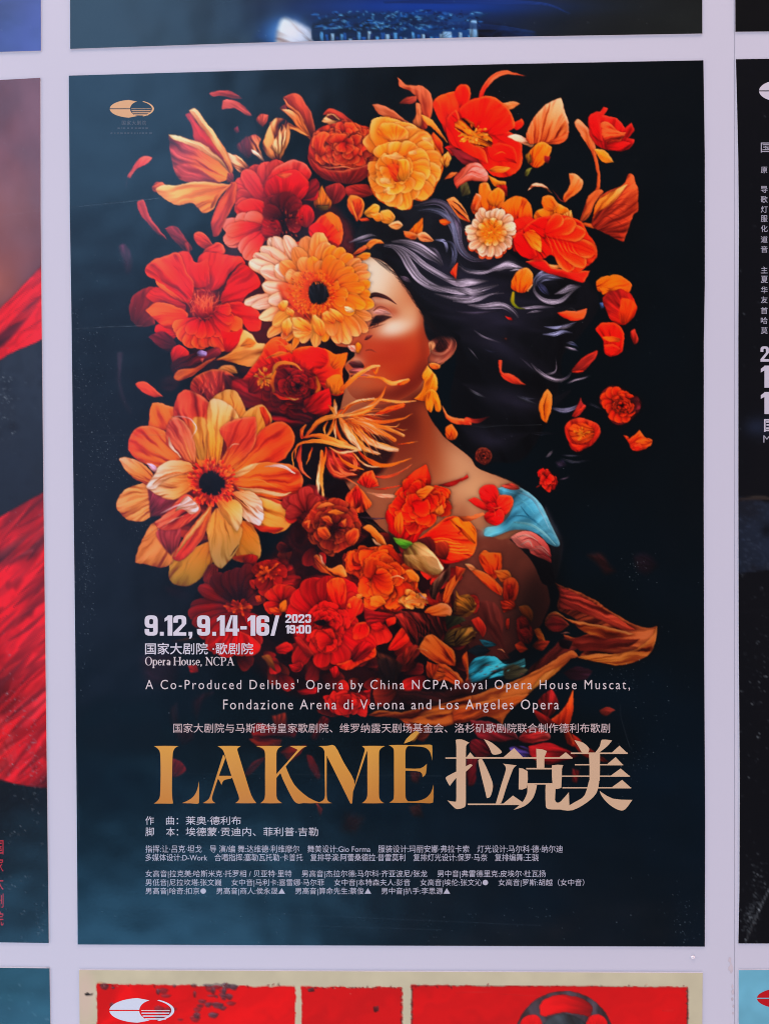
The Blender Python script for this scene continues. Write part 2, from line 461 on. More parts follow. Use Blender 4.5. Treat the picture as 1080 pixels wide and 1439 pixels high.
    motif('printed_petal'); F('380,965 440,948 490,1000 540,1080 500,1095 440,1040', (104,38,44), rim=(150,64,60), soft=.7)
    org('D'); motif('printed_petal'); F('130,912 180,900 240,942 292,992 220,985 155,950', (188,76,56), '290,990 130,910', rim=(225,120,90))
    # gold feathery leaves above
    org('B')
    motif('printed_leaf', label='gold and brown feathery leaves beside the peony')
    F('75,200 110,180 140,172 170,182 195,215 240,300 262,395 238,445 200,360 150,280 110,250', (142,62,46), '240,440 120,180', rim=(190,110,80))
    F('75,205 120,245 170,290 215,370 236,440 190,380 130,280 95,245', (196,126,82), '236,440 75,205', streak=.35)
    F('48,266 110,270 180,320 228,405 228,448 165,375 100,300', [(120,70,40),(190,120,70),(235,196,140)], '228,445 50,266', streak=.45)
    F('-10,345 60,330 130,356 185,388 228,432 150,392 80,378 30,405', [(230,180,110),(180,120,70),(80,50,40)], '228,432 -10,345', streak=.5)
    org('A')
    F('955,500 965,430 1000,350 1040,315 1100,340 1110,430 1085,500 1045,570 1010,560', [(120,80,50),(200,150,90),(230,190,130)], '1050,570 1040,315', streak=.7, ns=6)
    F('1000,490 1040,420 1070,350 1090,390 1075,470 1050,530', (236,200,140), streak=.6)
    F('868,425 915,412 945,440 930,480 962,565 915,525 880,505 870,460', [(235,215,180),(190,130,80),(120,60,50)], '960,565 880,415', streak=.5)
    F('870,500 930,520 965,575 900,530', (240,225,190), streak=.3); F('800,470 860,420 890,520 860,560 820,520', (80,30,36), soft=2)
    F('748,520 800,535 850,575 897,622 840,642 790,615 762,570', [(160,90,60),(240,200,140),(245,215,165)], '890,630 748,520', streak=.5)
    # maroon depth behind the flower mass
    motif('printed_flower_ground')
    org('Z')
    F('330,250 400,225 480,300 500,350 490,480 500,560 560,640 600,730 650,780 700,830 690,900 660,1010 560,1000 440,985 380,960 300,880 290,820 380,780 420,700 400,600 330,560 270,500 250,400 320,340', (52,17,18), soft=10, streak=.6, a=.95, lit=0)
    # --- woman
    org('Z')
    woman = motif('printed_woman', label='woman in profile with bare shoulder, half hidden by flowers')
    HAIR = '500,330 520,300 560,282 600,280 640,296 665,320 700,345 740,372 790,385 825,395 840,430 815,470 790,500 780,560 740,640 700,650 665,640 640,620 632,560 640,500 610,470 590,440 570,400 540,372 505,362'
    SK = '470,365 500,360 522,362 543,371 560,390 574,410 588,434 598,452 602,472 617,468 633,472 641,483 637,496 625,508 612,516 602,514 597,532 598,560 602,584 617,607 633,622 660,643 668,656 684,664 716,677 733,688 742,700 736,750 700,770 640,770 560,760 500,700 470,640 476,590 482,558 486,541 491,528 484,514 498,500 492,488 470,480'
    hair = motif('hair', 'printed_woman'); F(HAIR, (11,11,16), streak=.3, lit=0, dark=0, soft=3)
    back(woman)
    F(SK, (196,112,76), streak=0, lit=0, dark=0, wob=0, n=5)
    M = mask(SK, n=5); clip(M)
    B(575,720,110,80,0,(176,96,62),.9); B(660,690,70,45,25,(226,160,116),.95); B(640,650,36,26,35,(226,160,118),.8); B(600,640,26,60,-15,(190,88,48),.75); B(560,610,46,70,0,(140,44,20),.9)
    B(612,598,12,26,-25,(200,122,82),.7); B(700,690,30,16,25,(226,150,105),.8); B(650,735,16,26,20,(160,80,50),.7); B(690,722,44,14,10,(150,70,46),.55); B(668,705,14,30,10,(226,160,112),.6)
    # jaw shadow and neck
    FACE = '470,365 500,360 522,362 543,371 560,390 574,410 588,434 598,452 602,472 603,500 600,516 595,532 584,548 566,560 540,568 512,566 494,556 486,540 492,526 484,516 500,500 494,488 470,480'
    B(560,590,60,24,0,(112,34,16),.95); B(598,590,12,44,-8,(186,72,28),.6); B(585,560,24,14,-30,(110,32,16),.8)
    clip(mask(FACE, n=5)*M)
    B(540,470,140,140,0,(204,92,50),1,3)
    B(530,395,44,44,0,(250,222,188),.95); B(524,380,26,24,0,(252,236,214),.9); B(560,410,20,36,-32,(228,156,112),.75); B(585,440,16,34,-25,(214,110,66),.7); B(520,358,40,8,5,(214,150,104),.6); B(572,402,6,40,-33,(150,60,36),.6)
    B(562,460,28,16,-20,(250,206,170),.95); B(552,461,16,9,-20,(255,240,222),.9); B(575,440,20,16,-40,(236,176,134),.6)
    B(545,492,52,20,-3,(192,46,18),.95); B(530,490,26,14,0,(206,72,40),.7); B(585,490,22,26,0,(204,64,26),.75); B(594,470,10,24,0,(188,58,24),.6); B(560,520,44,18,-8,(198,54,16),.9); B(575,535,30,13,-35,(152,34,14),.85)
    B(520,528,22,12,0,(204,80,40),.8); B(530,556,52,9,-6,(132,40,18),.9); B(500,552,16,10,0,(170,84,56),.7)
    B(596,500,7,34,-6,(142,44,20),.55)
    B(530,388,30,30,0,(250,226,206),.5); B(556,462,24,10,-18,(250,222,200),.5); B(590,520,10,26,14,(128,36,18),.7); B(578,405,5,46,-33,(112,44,26),.75); B(600,452,8,30,-14,(120,46,26),.7); B(572,545,34,9,-32,(116,30,14),.75); B(545,505,60,10,-6,(190,50,18),.5); B(500,500,14,12,0,(196,96,70),.6)
    org('N')
    B(330,560,120,50,20,(186,84,56),.8); B(430,590,46,40,30,(196,92,58),.7); B(300,470,70,22,8,(176,66,46),.55)
    S('225,478 265,448 320,452 390,478 462,528', (30,40,34,20,4), (66,24,20), a=.95, hard=True); S('240,470 300,455 380,480', (12,16,8), (44,16,16), a=.9)
    B(340,600,90,20,12,(228,160,140),.85); F('262,602 310,568 370,580 420,612 330,615', (224,150,140), streak=.1, dark=.1, soft=.6)
    S('270,580 320,548 390,570 440,625', (8,10,8,3), (150,62,46), a=.8)
    F('232,715 255,665 285,625 340,618 400,628 420,636 385,655 335,682 280,705', (52,22,20), soft=1.5, lit=0); B(285,660,34,16,-16,(24,10,14),.85); S('240,690 300,690 360,665 415,640', (3,7,6,2), (150,72,52), a=.6, hard=False)
    for q in ('262,700 238,722 214,735','285,700 262,726 240,742','310,690 294,716 276,732','256,660 236,668 214,668','262,640 240,640 222,632'): S(q, (6,4,2), (26,10,12), a=.75)
    S('220,735 290,716 370,690', (4,10,3), (90,36,26), a=.7)
    F('190,830 210,795 262,785 245,810 215,830', (120,44,40), soft=.6); S('200,918 240,910 300,934', (5,14,3), (150,52,34), a=.9)
    F('40,1000 70,1010 150,1000 190,1050 150,1080 90,1060', (74,24,28), soft=1); F('60,1090 100,1068 200,1066 240,1080 180,1110 100,1110', (206,96,92), soft=.8); F('70,1130 130,1110 240,1118 180,1140 110,1150', (196,92,84), soft=.8); S('60,1100 150,1105 230,1092', (8,9,3), (100,30,34), a=.8)
    B(120,990,70,26,20,(226,150,120),.7); B(200,1180,80,30,0,(190,96,60),.5)
    clip(M)
    F('728,840 760,820 830,768 920,788 968,850 942,930 870,1000 800,1050 735,1045 722,985 745,930', (152,62,46), streak=.08, lit=.1, soft=.5)
    F('785,880 815,835 860,825 890,855 885,900 845,928 800,922', (60,22,20), soft=2.2, lit=0); S('750,925 800,945 860,940 910,890 925,830 890,795', (16,24,20,18,14,6), (222,120,92), a=.9, fine=.1)
    S('930,820 955,860 930,925 870,990 810,1020', (8,16,18,22,18), (196,96,72), a=.8, fine=.1); B(800,1000,50,26,-15,(226,130,100),.8); F('728,850 770,836 788,880 758,925 735,900', (230,142,92), soft=1)
    B(760,990,22,30,0,(190,88,60),.7); B(870,775,110,52,12,(14,9,11),1); B(800,800,60,50,0,(34,14,14),.9); B(950,850,20,60,10,(70,28,24),.7)
    clip(None)
    ear = motif('earring', 'printed_woman')
    F('735,1030 770,1022 826,1040 818,1068 770,1072 745,1058', (226,118,56), rim=(250,190,110))
    org('E')
    F('832,805 850,830 882,870 888,930 870,980 850,1005 820,1012 790,1010 755,1000 795,960 812,900 800,865', [(255,205,90),(240,160,40),(222,130,24)], '870,820 780,1010', streak=.3, rim=(255,215,120))
    org('H')
    F('815,60 850,30 885,50 912,130 900,160 880,150 872,115 855,160 835,150 822,125', [(222,130,24),(245,170,50),(240,150,40)], '850,30 870,160', streak=.3, rim=(255,205,100))
    warm(False)
    # hair highlights: bundles of fine strands
    back(hair)
    g = np.random.default_rng(5)
    def lock(p, w, c, n, a=.9, sp=1.):
        q = pts(p); k = O[2]; cc = np.array(c, float)
        if w > 18:
            S(q, (1, w*k*.8, w*k*.75, 1), [tuple(cc*.15), tuple(cc*.68), tuple(cc*.12)], a=a*.9, raw=True, fine=.2, hard=False)
            S(q, (.5, w*k*.3, w*k*.25, .5), [tuple(cc*.35), tuple(np.minimum(cc*1.1, 255)), tuple(cc*.3)], a=a*.85, raw=True, fine=.2, hard=False)
        for i in range(n):
            o = (g.random()-.5)*w*k*sp; v = .4+.85*g.random()**1.2
            d = np.gradient(q, axis=0); d = d/(np.hypot(*d.T)[:, None]+1e-9); nn = np.stack([-d[:, 1], d[:, 0]], 1)
            pr = np.sin(np.linspace(.25, 2.9, len(q)))[:, None]
            qq = q+nn*o*pr+g.normal(size=q.shape)*.5
            i0 = g.integers(0, 2) if len(q) > 4 else 0; i1 = len(q)-(g.integers(0, 2) if len(q) > 4 else 0)
            ww = w*k/n*(.5+1.1*g.random())+.5
            S(qq[i0:i1], (.4, ww, ww*.8, .3), [tuple(np.array(c)*v*.55), tuple(np.array(c)*v), tuple(np.array(c)*v*.4)], a=a, raw=True, fine=.3)
    LV = (226,204,236); BL = (172,172,224)
    org('Z')
    for q in ('520,345 580,350 640,385 700,400 780,398','540,360 600,385 660,410 740,425 800,420','560,390 620,425 690,440 760,440 815,430','600,440 660,450 730,455 790,470','590,300 640,310 665,350 700,375 760,385','620,470 690,480 740,510 790,530','650,540 700,560 760,570 800,550','640,590 690,620 740,610'):
        S(q, (4, 40, 36, 6), [(20,18,26),(40,36,54),(16,15,22)], a=.75, hard=False)
    org('N'); F('690,600 780,660 900,735 1000,800 985,850 930,800 860,790 800,800 745,835 715,800 690,700', (13,11,15), soft=1.6, lit=0, streak=.2)
    for k in range(40):
        t = g.random(); x0 = 240+480*t; y0 = 128+480*t**1.5*1.2; S([(x0, y0), (x0+60+50*g.random(), y0+30+50*t+30*g.random()), (x0+150+80*g.random(), y0+90+130*t+60*g.random())], (3, 12, 4), [(40,20,18),(18,12,14),(12,10,13)], a=.55, hard=False)
    org('V')
    lock('490,100 560,80 650,70 720,100 770,170 790,260 800,340 830,410 890,460 960,470 1060,450', 62, (158,140,180), 16)
    lock('520,130 600,122 680,140 740,190 775,280 800,370 850,440 930,480', 40, BL, 8, .8)
    lock('290,370 360,380 420,430 470,510 530,590 620,650 720,680 880,690', 62, LV, 20)
    lock('340,345 430,350 520,380 600,430 670,480 690,510', 62, LV, 16)
    lock('300,365 400,380 480,430 560,500 660,560 760,610 860,625 1010,615', 40, LV, 12)
    lock('600,640 700,665 800,685 900,680 1000,660 1080,640', 48, LV, 12); lock('640,700 760,730 880,740 980,720 1080,690', 36, LV, 8)
    lock('700,600 800,630 900,625 1000,612', 50, (214,190,220), 10); lock('740,720 830,722 900,715', 18, LV, 5)
    lock('60,350 130,320 200,300 240,305', 22, LV, 6); lock('100,350 170,335 230,330 300,350', 14, (120,100,140), 5)
    lock('640,330 700,340 725,380 720,420', 20, BL, 5); lock('700,340 760,360 780,430 760,500 720,540', 30, (110,110,150), 7); lock('800,480 850,530 950,550 1050,545', 14, (110,110,140), 4)
    lock('590,380 640,400 670,450 690,500', 24, (170,150,185), 6); lock('400,580 440,600 480,625', 30, (150,120,150), 6, .7); lock('760,150 810,230 850,280', 20, (100,80,110), 4, .7)
    org('W')
    lock('0,130 60,128 130,130 200,128', 40, LV, 9); lock('0,180 60,190 120,205 200,200', 36, LV, 7); lock('-20,262 80,268 160,250 240,215 330,208', 22, LV, 7)
    lock('0,235 80,238 150,220 230,200', 14, (150,130,160), 4); lock('80,290 180,300 280,290 340,300 400,340 430,380', 44, LV, 12); lock('0,335 100,345 200,340 300,330', 20, (120,104,140), 5)
    lock('230,50 300,30 360,10 430,25 480,40', 66, LV, 10); lock('20,20 80,60 180,65 300,40 430,40', 20, LV, 7); lock('370,55 420,40 480,45', 14, (215,200,225), 4)
    lock('545,165 560,120 610,85 680,95 740,110', 72, BL, 14); lock('535,140 545,200 590,250 660,270 730,260 800,200 850,165', 34, LV, 12); lock('680,215 740,195 790,170 860,160', 34, LV, 7); lock('545,95 590,68 640,66', 18, BL, 5); lock('560,130 600,180 640,220', 40, (80,80,130), 8, .8)
    lock('400,305 480,310 560,303 680,302', 14, LV, 5); lock('490,345 540,335 600,330', 12, LV, 4); lock('610,440 690,445 770,425 830,405', 26, BL, 7); lock('600,490 680,488 740,470 800,480', 22, BL, 7); lock('700,455 760,440 820,420', 18, LV, 5)
    lock('125,465 180,505 240,530 305,550', 12, LV, 4); lock('85,585 115,620 155,665', 9, LV, 3); lock('515,690 560,740 620,785 700,810 770,790 800,745', 28, LV, 8); lock('600,765 660,760 690,730 685,650', 10, LV, 3); lock('750,580 800,600 840,612', 16, LV, 5); lock('760,550 800,555 840,580', 12, BL, 4)
    lock('760,830 840,800 930,778', 14, LV, 4); lock('80,860 130,890 200,920', 10, (120,110,130), 3, .7); lock('440,650 500,700 560,760', 8, (90,80,100), 3, .7); lock('180,590 240,615 300,620', 16, (40,40,62), 4, .7); lock('420,915 480,930 560,935', 12, (110,110,140), 4, .7)
    org('I')
    lock('320,70 380,90 430,110', 18, (84,84,104), 5, .8); lock('500,125 560,140 620,125 660,90', 22, BL, 7, .9); lock('380,255 450,262 530,258', 10, (60,60,80), 3, .7); lock('470,380 490,360 505,345', 18, LV, 5, .8); lock('540,390 620,408 700,400', 10, (90,90,110), 3, .8); lock('550,370 600,376 660,372', 8, (80,80,100), 3, .8); lock('540,500 580,490 595,475', 10, (90,70,90), 3, .7); lock('520,405 545,420 575,428', 16, (90,74,104), 5, .8)
    lock('690,100 740,120 770,140', 10, (70,70,90), 3, .7); lock('70,30 110,55 160,70', 8, (80,80,90), 3, .7); lock('60,220 160,222 300,210', 3, (60,66,76), 2, .6)
    # arm, cloth
    warm(True); back(woman)
    org('Z'); F('640,728 672,744 700,758 718,757 738,776 756,802 768,824 772,842 768,858 758,880 738,902 708,922 684,936 662,915 650,885 640,850 630,790', [(74,28,22),(116,50,38),(138,68,50)], '690,930 700,750', streak=.12, soft=1.5, lit=.1, ns=3)
    B(735,850,22,40,20,(98,54,42),.6); B(700,890,20,30,0,(74,26,22),.6)
    org('L'); F('120,240 200,250 250,330 240,430 280,540 210,550 200,450 110,330', (112,36,28), soft=2, streak=.3, a=.85)
    warm(False)
    cloak = motif('cloak', 'printed_woman', 'turquoise cloth over the shoulder')
    org('I')
    F('470,640 530,760 560,860 520,1043 500,1043 500,880 450,700', (34,32,40), soft=4, lit=0)
    F('280,812 350,800 470,900 500,940 520,1043 455,1043 400,930 340,862', (16,13,18), soft=1)
    F('220,545 260,535 330,540 400,580 452,640 490,720 542,830 525,850 480,832 440,792 380,765 320,760 260,772 200,797 150,792 156,752 210,740 270,700 300,620 240,582', [(92,180,206),(70,154,190),(92,168,196)], '150,780 420,560', streak=.3, ns=6, rim=(150,205,220), dark=.2)
    B(180,765,44,20,-20,(120,200,214),.8); B(330,735,90,16,4,(100,190,206),.55); B(380,660,40,40,40,(36,118,150),.5); B(270,710,24,50,35,(20,70,96),.7); B(480,760,30,50,-30,(70,128,150),.5)
    S('300,720 390,735 460,780 520,840', (4,14,14,4), (150,215,225), a=.6); S('320,560 400,600 450,680 490,760', (5,12,10,3), (130,175,200), a=.7); S('340,640 380,690 440,740', (3,9,3), (24,92,124), a=.7); S('290,690 360,690 430,720', (3,10,3), (30,104,136), a=.6); S('300,600 360,620 410,680', (3,8,3), (100,190,214), a=.5)
    F('238,530 290,520 332,546 300,552 260,545', (214,60,44))
    F('285,802 330,775 380,768 440,800 490,860 499,935 450,912 395,885 380,860 330,852', [(190,50,50),(224,88,80),(236,130,116)], '499,935 300,790', streak=.3)
    S('320,800 370,790 430,820', (4,14,3), (250,170,155), a=.8); S('340,840 380,820 400,850', (4,12,3), (250,180,165), a=.8); S('390,870 440,860 490,900', (4,12,3), (246,140,130), a=.8); S('410,850 450,850 485,880', (3,8,3), (255,180,165), a=.7); S('345,815 390,805 440,835', (3,8,3), (190,50,50), a=.8); S('420,890 460,890 495,920', (3,8,3), (180,36,44), a=.8)
    org('L')
    F('60,612 100,540 200,530 262,572 360,538 356,582 280,622 180,642 80,668', [(22,96,120),(40,150,176),(70,176,196)], '80,660 330,540', streak=.8, ns=9, dark=.1, fan=False)
    F('120,440 180,450 212,470 160,482', (20,84,104), streak=.5); F('60,500 120,470 180,500 120,530', (14,30,40)); F('250,600 300,570 380,600 330,640 260,650', (70,66,44), soft=2)
    for i in range(26):
        x = 70+270*g.random(); y = 560+80*g.random(); S([(x, y), (x+14+34*g.random(), y-18*g.random())], (2,6,2), [(90,196,210),(20,80,100),(120,60,60)][i % 3], a=.7)
    warm(True)
    # --- top row of flowers
    org('B')
    motif('printed_flower', label='brick red closed peony with crinkled heart')
    F('305,300 340,264 400,280 460,320 505,365 440,352 400,335 340,300', (150,60,44), '500,360 310,270', rim=(190,96,70))
    F('300,340 330,300 380,300 410,345 380,370 340,350', (240,200,140), streak=.4); F('330,310 360,300 395,330 360,325', (70,26,22))
    F('222,520 240,430 300,370 380,350 470,345 570,370 620,420 632,520 612,600 562,662 480,702 380,697 290,662 232,592', [(104,32,28),(150,54,40),(190,80,50)], '430,700 430,350', streak=.25)
    ruffle('240,500 260,420 330,370 450,350 570,380 620,450 600,560 540,600 420,600 300,600', (120,26,16),(186,56,28),(220,104,62), 80, 58, 3, rim=(240,150,104), ra=.6)
    F('262,430 310,400 340,420 310,470 330,520 290,540 262,500', (214,84,44), rim=(240,140,90))
    F('240,560 300,610 400,630 500,610 570,590 600,600 560,662 480,700 380,697 290,660', [(96,30,28),(128,44,36),(150,54,42)], '430,700 430,590', rim=(226,140,110), streak=.2)
    S('290,600 350,612 430,606 480,618', (3,10,8,3), (240,170,130), a=.8); S('320,560 380,590 440,590', (3,8,3), (236,150,110), a=.7)
    motif('printed_leaf'); F('320,722 400,702 442,742 420,790 362,822 330,772', (124,42,40), rim=(180,80,60)); F('440,722 560,700 600,762 520,782 450,770', (142,52,46), rim=(190,84,60))
    motif('printed_leaf', label='brown curling leaves above the yellow peony')
    F('595,240 640,240 720,272 772,322 832,352 762,342 682,312 630,292', [(120,60,46),(180,106,78),(206,140,104)], '832,352 595,240', rim=(220,150,110))
    F('740,80 772,112 802,128 880,128 930,168 943,240 930,312 905,380 870,382 858,320 872,240 842,182 800,152 752,132', [(150,60,40),(172,94,70),(190,112,84)], '890,380 742,80', streak=.3, rim=(214,140,100)); F('752,232 800,190 850,190 846,222 800,236', (122,56,46), rim=(180,100,70)); F('850,230 872,240 884,330 866,384 830,345 850,300', (190,120,80))
    F('950,400 1002,460 1004,532 962,502 930,440', (196,72,34), rim=(235,130,60))
    F('880,300 940,330 1002,412 1034,466 962,392 902,342', (244,160,70), '1030,460 880,300', rim=(255,200,120))
    motif('printed_flower', label='golden yellow peony with deep orange heart')
    YO = [(206,80,6),(242,146,30),(250,192,92)]; YR = (252,214,130)
    F('580,372 620,332 680,310 730,330 800,350 872,380 932,412 962,472 1002,560 992,652 962,712 942,772 882,802 832,792 822,842 772,852 702,832 640,802 590,732 568,642 600,560 610,470 600,422', [(226,120,24),(240,150,40),(246,176,70)], '780,840 700,320', streak=.25)
    rays(720,590,20,[(590,400,80),(680,312,100),(780,340,90),(870,385,80),(940,430,70),(960,500,66),(996,570,64),(990,650,60),(950,720,60),(930,780,56),(840,790,60),(790,850,50),(720,836,56),(650,800,60),(590,720,60),(575,640,56)], 60, YO, seed=2, q=8, rim=YR, ra=.85, dark=.25, rw=.3)
    F('620,400 650,350 730,350 800,390 800,440 720,450 650,430', [(250,200,110),(244,150,30),(248,190,90)], '720,450 700,350', rim=YR)
    rays(720,610,20,[(650,470,70),(760,460,74),(850,480,66),(920,540,66),(930,620,60),(900,700,54),(820,740,54),(740,760,56),(660,720,60),(620,640,56),(630,560,54)], 56, YO, seed=4, q=8, rim=YR, ra=.95, dark=.3, rw=.32)
    rays(720,610,10,[(690,530,50),(770,540,52),(830,600,50),(800,680,46),(720,700,46),(650,650,46)], 46, YO, seed=8, q=8, rim=YR, ra=.9, dark=.3, rw=.3)
    F('680,590 720,585 750,610 735,660 760,690 730,690 700,650', (196,76,14), soft=.8); F('740,560 800,570 810,640 780,690 745,670 750,610', (248,176,60), rim=YR)
    for q in ('640,670 680,665 700,690 650,700','655,740 690,720 700,745 665,760','800,520 850,505 855,530 810,535','880,430 940,425 940,450 890,450','660,540 720,525 770,545 740,560'): F(q, (252,214,140), streak=.1, soft=.9, a=.8)
    motif('printed_leaf'); F('990,562 1030,515 1052,552 1022,602 1005,590', (240,190,90), rim=(255,225,150)); S('1022,600 1010,580 1030,540', (4,6,2), (120,60,20))
    motif('printed_bud', label='small yellow bud'); F('255,802 270,762 300,714 332,772 356,802 346,842 290,852 260,832', [(110,60,20),(246,172,46),(250,196,80)], '305,852 300,715', streak=.3); F('270,830 340,825 330,855 285,855', (90,70,30)); S('300,720 310,780 300,830', (2,7,3), (220,120,30), a=.7)
    motif('printed_petals', label='yellow and orange petals fallen on the dark hair')
    F('450,802 465,768 520,775 549,822 536,882 500,916 480,882 455,852', [(160,60,30),(220,112,44),(244,170,80)], '500,915 470,770', rim=(252,200,110)); F('480,800 520,790 535,840 505,890 490,850', (186,76,36)); S('465,775 475,830 500,905', (6,10,4), (250,190,100), a=.8)
    F('545,872 600,820 636,832 622,882 580,902', (246,190,76), rim=(255,225,140)); F('640,862 690,850 727,892 702,932 650,922', (246,184,84), rim=(255,225,140)); F('585,880 640,870 660,910 620,920', (240,160,60), rim=(255,215,130)); F('688,942 740,915 771,942 742,967 705,958', (244,196,120), rim=(255,230,180)); S('700,945 730,938 765,942', (2,5,2), (180,90,40)); F('515,905 560,900 580,915 530,920', (210,90,40))
    F('800,982 842,940 886,900 882,992 840,1000', [(200,100,20),(240,150,46),(246,176,70)], '840,1000 885,902'); F('775,978 810,985 860,1005 840,1028 800,1022 780,1010', (206,110,56), rim=(240,180,120)); F('855,1000 900,985 950,1032 920,1040 870,1032', (236,170,112), rim=(255,215,160)); S('870,1010 900,1015 940,1030', (2,5,2), (120,50,30)); F('983,912 1020,905 1052,925 1020,942 990,932', (230,110,40))
    org('V'); F('160,380 200,335 260,330 290,355 230,360 190,395', (236,150,70), rim=(252,200,120)); F('65,435 110,400 160,370 175,390 130,420', (176,80,50), rim=(230,150,90)); F('100,450 150,420 195,425 190,455 140,475', (238,164,40), rim=(252,200,100)); F('750,555 780,510 800,490 790,560 785,602 770,580', (214,70,40), rim=(240,120,80))
    # red double flower
    org('B')
    motif('printed_flower', label='scarlet double flower with dark heart and salmon lower petals')
    RD = [(104,16,22),(190,32,30),(214,66,56)]; RR = (236,120,100)
    org('A')
    rays(1050,900,30,[(905,590,60),(960,570,60),(1030,560,66),(830,660,56),(790,690,50),(785,760,56),(790,820,60),(840,620,50)], 56, [(100,20,26),(176,46,46),(200,84,72)], seed=3, q=5, rim=RR, ra=.5)
    org('B')
    F('0,640 60,590 140,562 200,585 240,640 200,690 100,660 40,700 -40,720', [(150,26,28),(206,50,44),(226,110,96)], '90,760 90,560', rim=(240,150,130))
    F('-20,690 60,640 150,620 215,680 250,740 280,730 270,790 200,800 120,780 40,770 -40,780', [(160,14,20),(206,24,26),(222,50,36)], '100,800 180,620', streak=.15, rim=(235,90,60))
    F('230,690 262,670 285,720 250,780 180,800 220,750', (116,26,32)); F('30,650 90,640 130,640 100,665 60,670', (240,120,80), soft=1)
    org('A'); F('800,830 870,790 950,800 1010,850 1000,940 950,990 880,930 810,900', [(150,16,20),(214,36,30),(232,74,54)], '1000,980 830,830', rim=RR)
    rays(1060,1000,40,[(720,950,54),(725,1030,50),(790,900,46),(850,890,46)], 50, [(180,34,34),(232,100,84),(246,150,130)], seed=6, q=6, rim=(252,180,160), ra=.6)
    org('D'); rays(920,-30,60,[(645,80,44),(655,30,44),(740,150,52),(770,190,44)], 46, [(170,24,26),(224,70,60),(240,126,106)], seed=9, q=5, rim=(250,160,140), ra=.6)
    F('880,-60 960,-40 980,30 900,70 860,20', (150,24,30))
    org('B'); rays(80,900,10,[(-20,780,50),(40,760,50),(110,750,50),(170,790,50),(200,840,50),(210,900,46),(-40,850,46),(180,960,44)], 48, [(60,12,16),(112,24,30),(140,34,38)], seed=12, q=4, rim=(170,60,60), ra=.4)
    F('150,900 190,830 240,840 260,900 220,950 170,940', (170,30,30), rim=(226,80,60)); dots(90,930,10,110,60,7,[(120,30,34),(90,20,24),(200,110,90)],4)
    F('232,962 280,910 330,870 400,900 424,980 402,1060 300,1070 240,1020', [(190,30,20),(232,70,28),(244,120,50)], '260,1040 400,900', streak=.22, rim=(250,150,80)); F('318,880 345,866 400,910 402,985 360,930', (246,140,50), soft=.7); F('225,960 270,930 330,960 320,1040 250,1040', (216,40,26), soft=1)
    # --- right top flowers
    org('C')
    motif('printed_leaf', label='thin curled orange leaf over the red poppy'); S('215,178 232,130 285,70 345,50 400,55 462,70', (26,26,30,24,10,2), [(206,50,36),(222,112,80),(226,130,90),(190,80,56)], fine=.4); F('330,212 400,205 426,216 382,247 350,240', (236,150,90), rim=(250,190,130))
    motif('printed_flower', label='large vermilion poppy with yellow stamens')
    VR = [(170,20,12),(234,44,18),(244,66,32)]; VO = (255,130,80)
    org('B'); F('945,252 960,202 1030,170 1090,168 1130,300 1110,470 1060,500 1000,362', [(190,24,12),(238,62,22),(244,84,40)], '1090,480 1000,190', rim=(255,130,70), streak=.25)
    F('1020,490 1060,480 1100,520 1060,540', (170,40,30))
    org('C'); F('40,460 130,480 240,560 160,562 90,522', (110,38,44))
    F('70,152 110,112 150,130 152,190 112,255 90,205', VR, '110,260 110,115', rim=VO); F('370,332 430,300 441,332 402,362', VR, '370,350 440,310', rim=VO)
    F('170,470 200,360 300,350 380,382 432,442 434,540 382,602 300,612 240,572', VR, '220,380 350,600', rim=VO, streak=.25)
    F('88,310 98,250 160,192 270,180 342,222 382,282 392,350 300,385 200,372 120,342', VR, '180,380 250,185', rim=VO, streak=.28)
    F('30,300 80,250 110,330 160,430 230,470 250,540 180,510 110,470 60,440 30,380', [(196,30,12),(236,52,20),(240,70,30)], '40,300 240,530', rim=VO)
    F('250,450 330,430 400,470 410,540 330,530 270,520', (236,40,20), rim=(250,100,50)); F('252,576 300,556 370,568 335,592 290,592', (244,150,60), soft=.5); S('280,500 320,480 350,490', (3,9,3), (240,130,60), a=.7)
    F('70,352 92,312 150,308 192,362 262,380 277,440 222,452 162,432 128,392', (232,146,46), streak=.6, wob=2.5)
    dots(175,385,10,80,46,10,[(244,180,70),(230,120,40),(250,200,100)],5,.7)
    F('250,602 300,632 346,640 342,672 290,662', (240,160,50), rim=(255,200,110)); F('300,660 350,660 350,720 320,700', (160,40,30))
    motif('printed_leaf', label='peach broad leaf with an orange bud below'); F('360,395 400,385 450,400 502,432 482,452 412,422', (246,200,160), rim=(255,225,195), streak=.3)
    F('455,392 480,332 520,262 580,212 646,185 666,262 687,322 682,392 640,432 580,437 520,432 470,430', [(196,96,56),(226,146,92),(246,194,142)], '540,450 640,190', streak=.32, ns=14, rim=(255,215,170))
    F('560,430 620,400 690,370 670,415 620,436', (196,96,60), soft=1)
    motif('printed_bud'); F('462,512 490,460 540,425 597,455 572,522 522,568 476,546', [(200,90,20),(238,132,36),(248,176,70)], '500,560 560,430', streak=.3, rim=(250,196,100)); F('456,505 480,480 490,530 470,545', (120,90,40)); S('495,540 520,490 545,440', (2,7,3), (190,80,20), a=.7); F('448,602 458,575 492,568 470,600 458,612', (112,112,62)); F('560,500 590,505 580,540 560,530', (120,36,40), soft=1)
    motif('printed_flower', label='crimson rose on a brown stem'); F('718,320 740,303 790,350 822,402 838,482 832,525 792,442 742,372', [(190,90,50),(230,142,92),(240,170,120)], '830,520 725,310', rim=(250,190,140))
    S('825,480 846,560 850,640 835,690 790,760 748,862', (16,20,18,20,22,8), [(200,110,70),(190,96,56),(170,80,50)])
    F('828,470 880,470 931,536 872,528', (245,172,62), rim=(255,210,120))
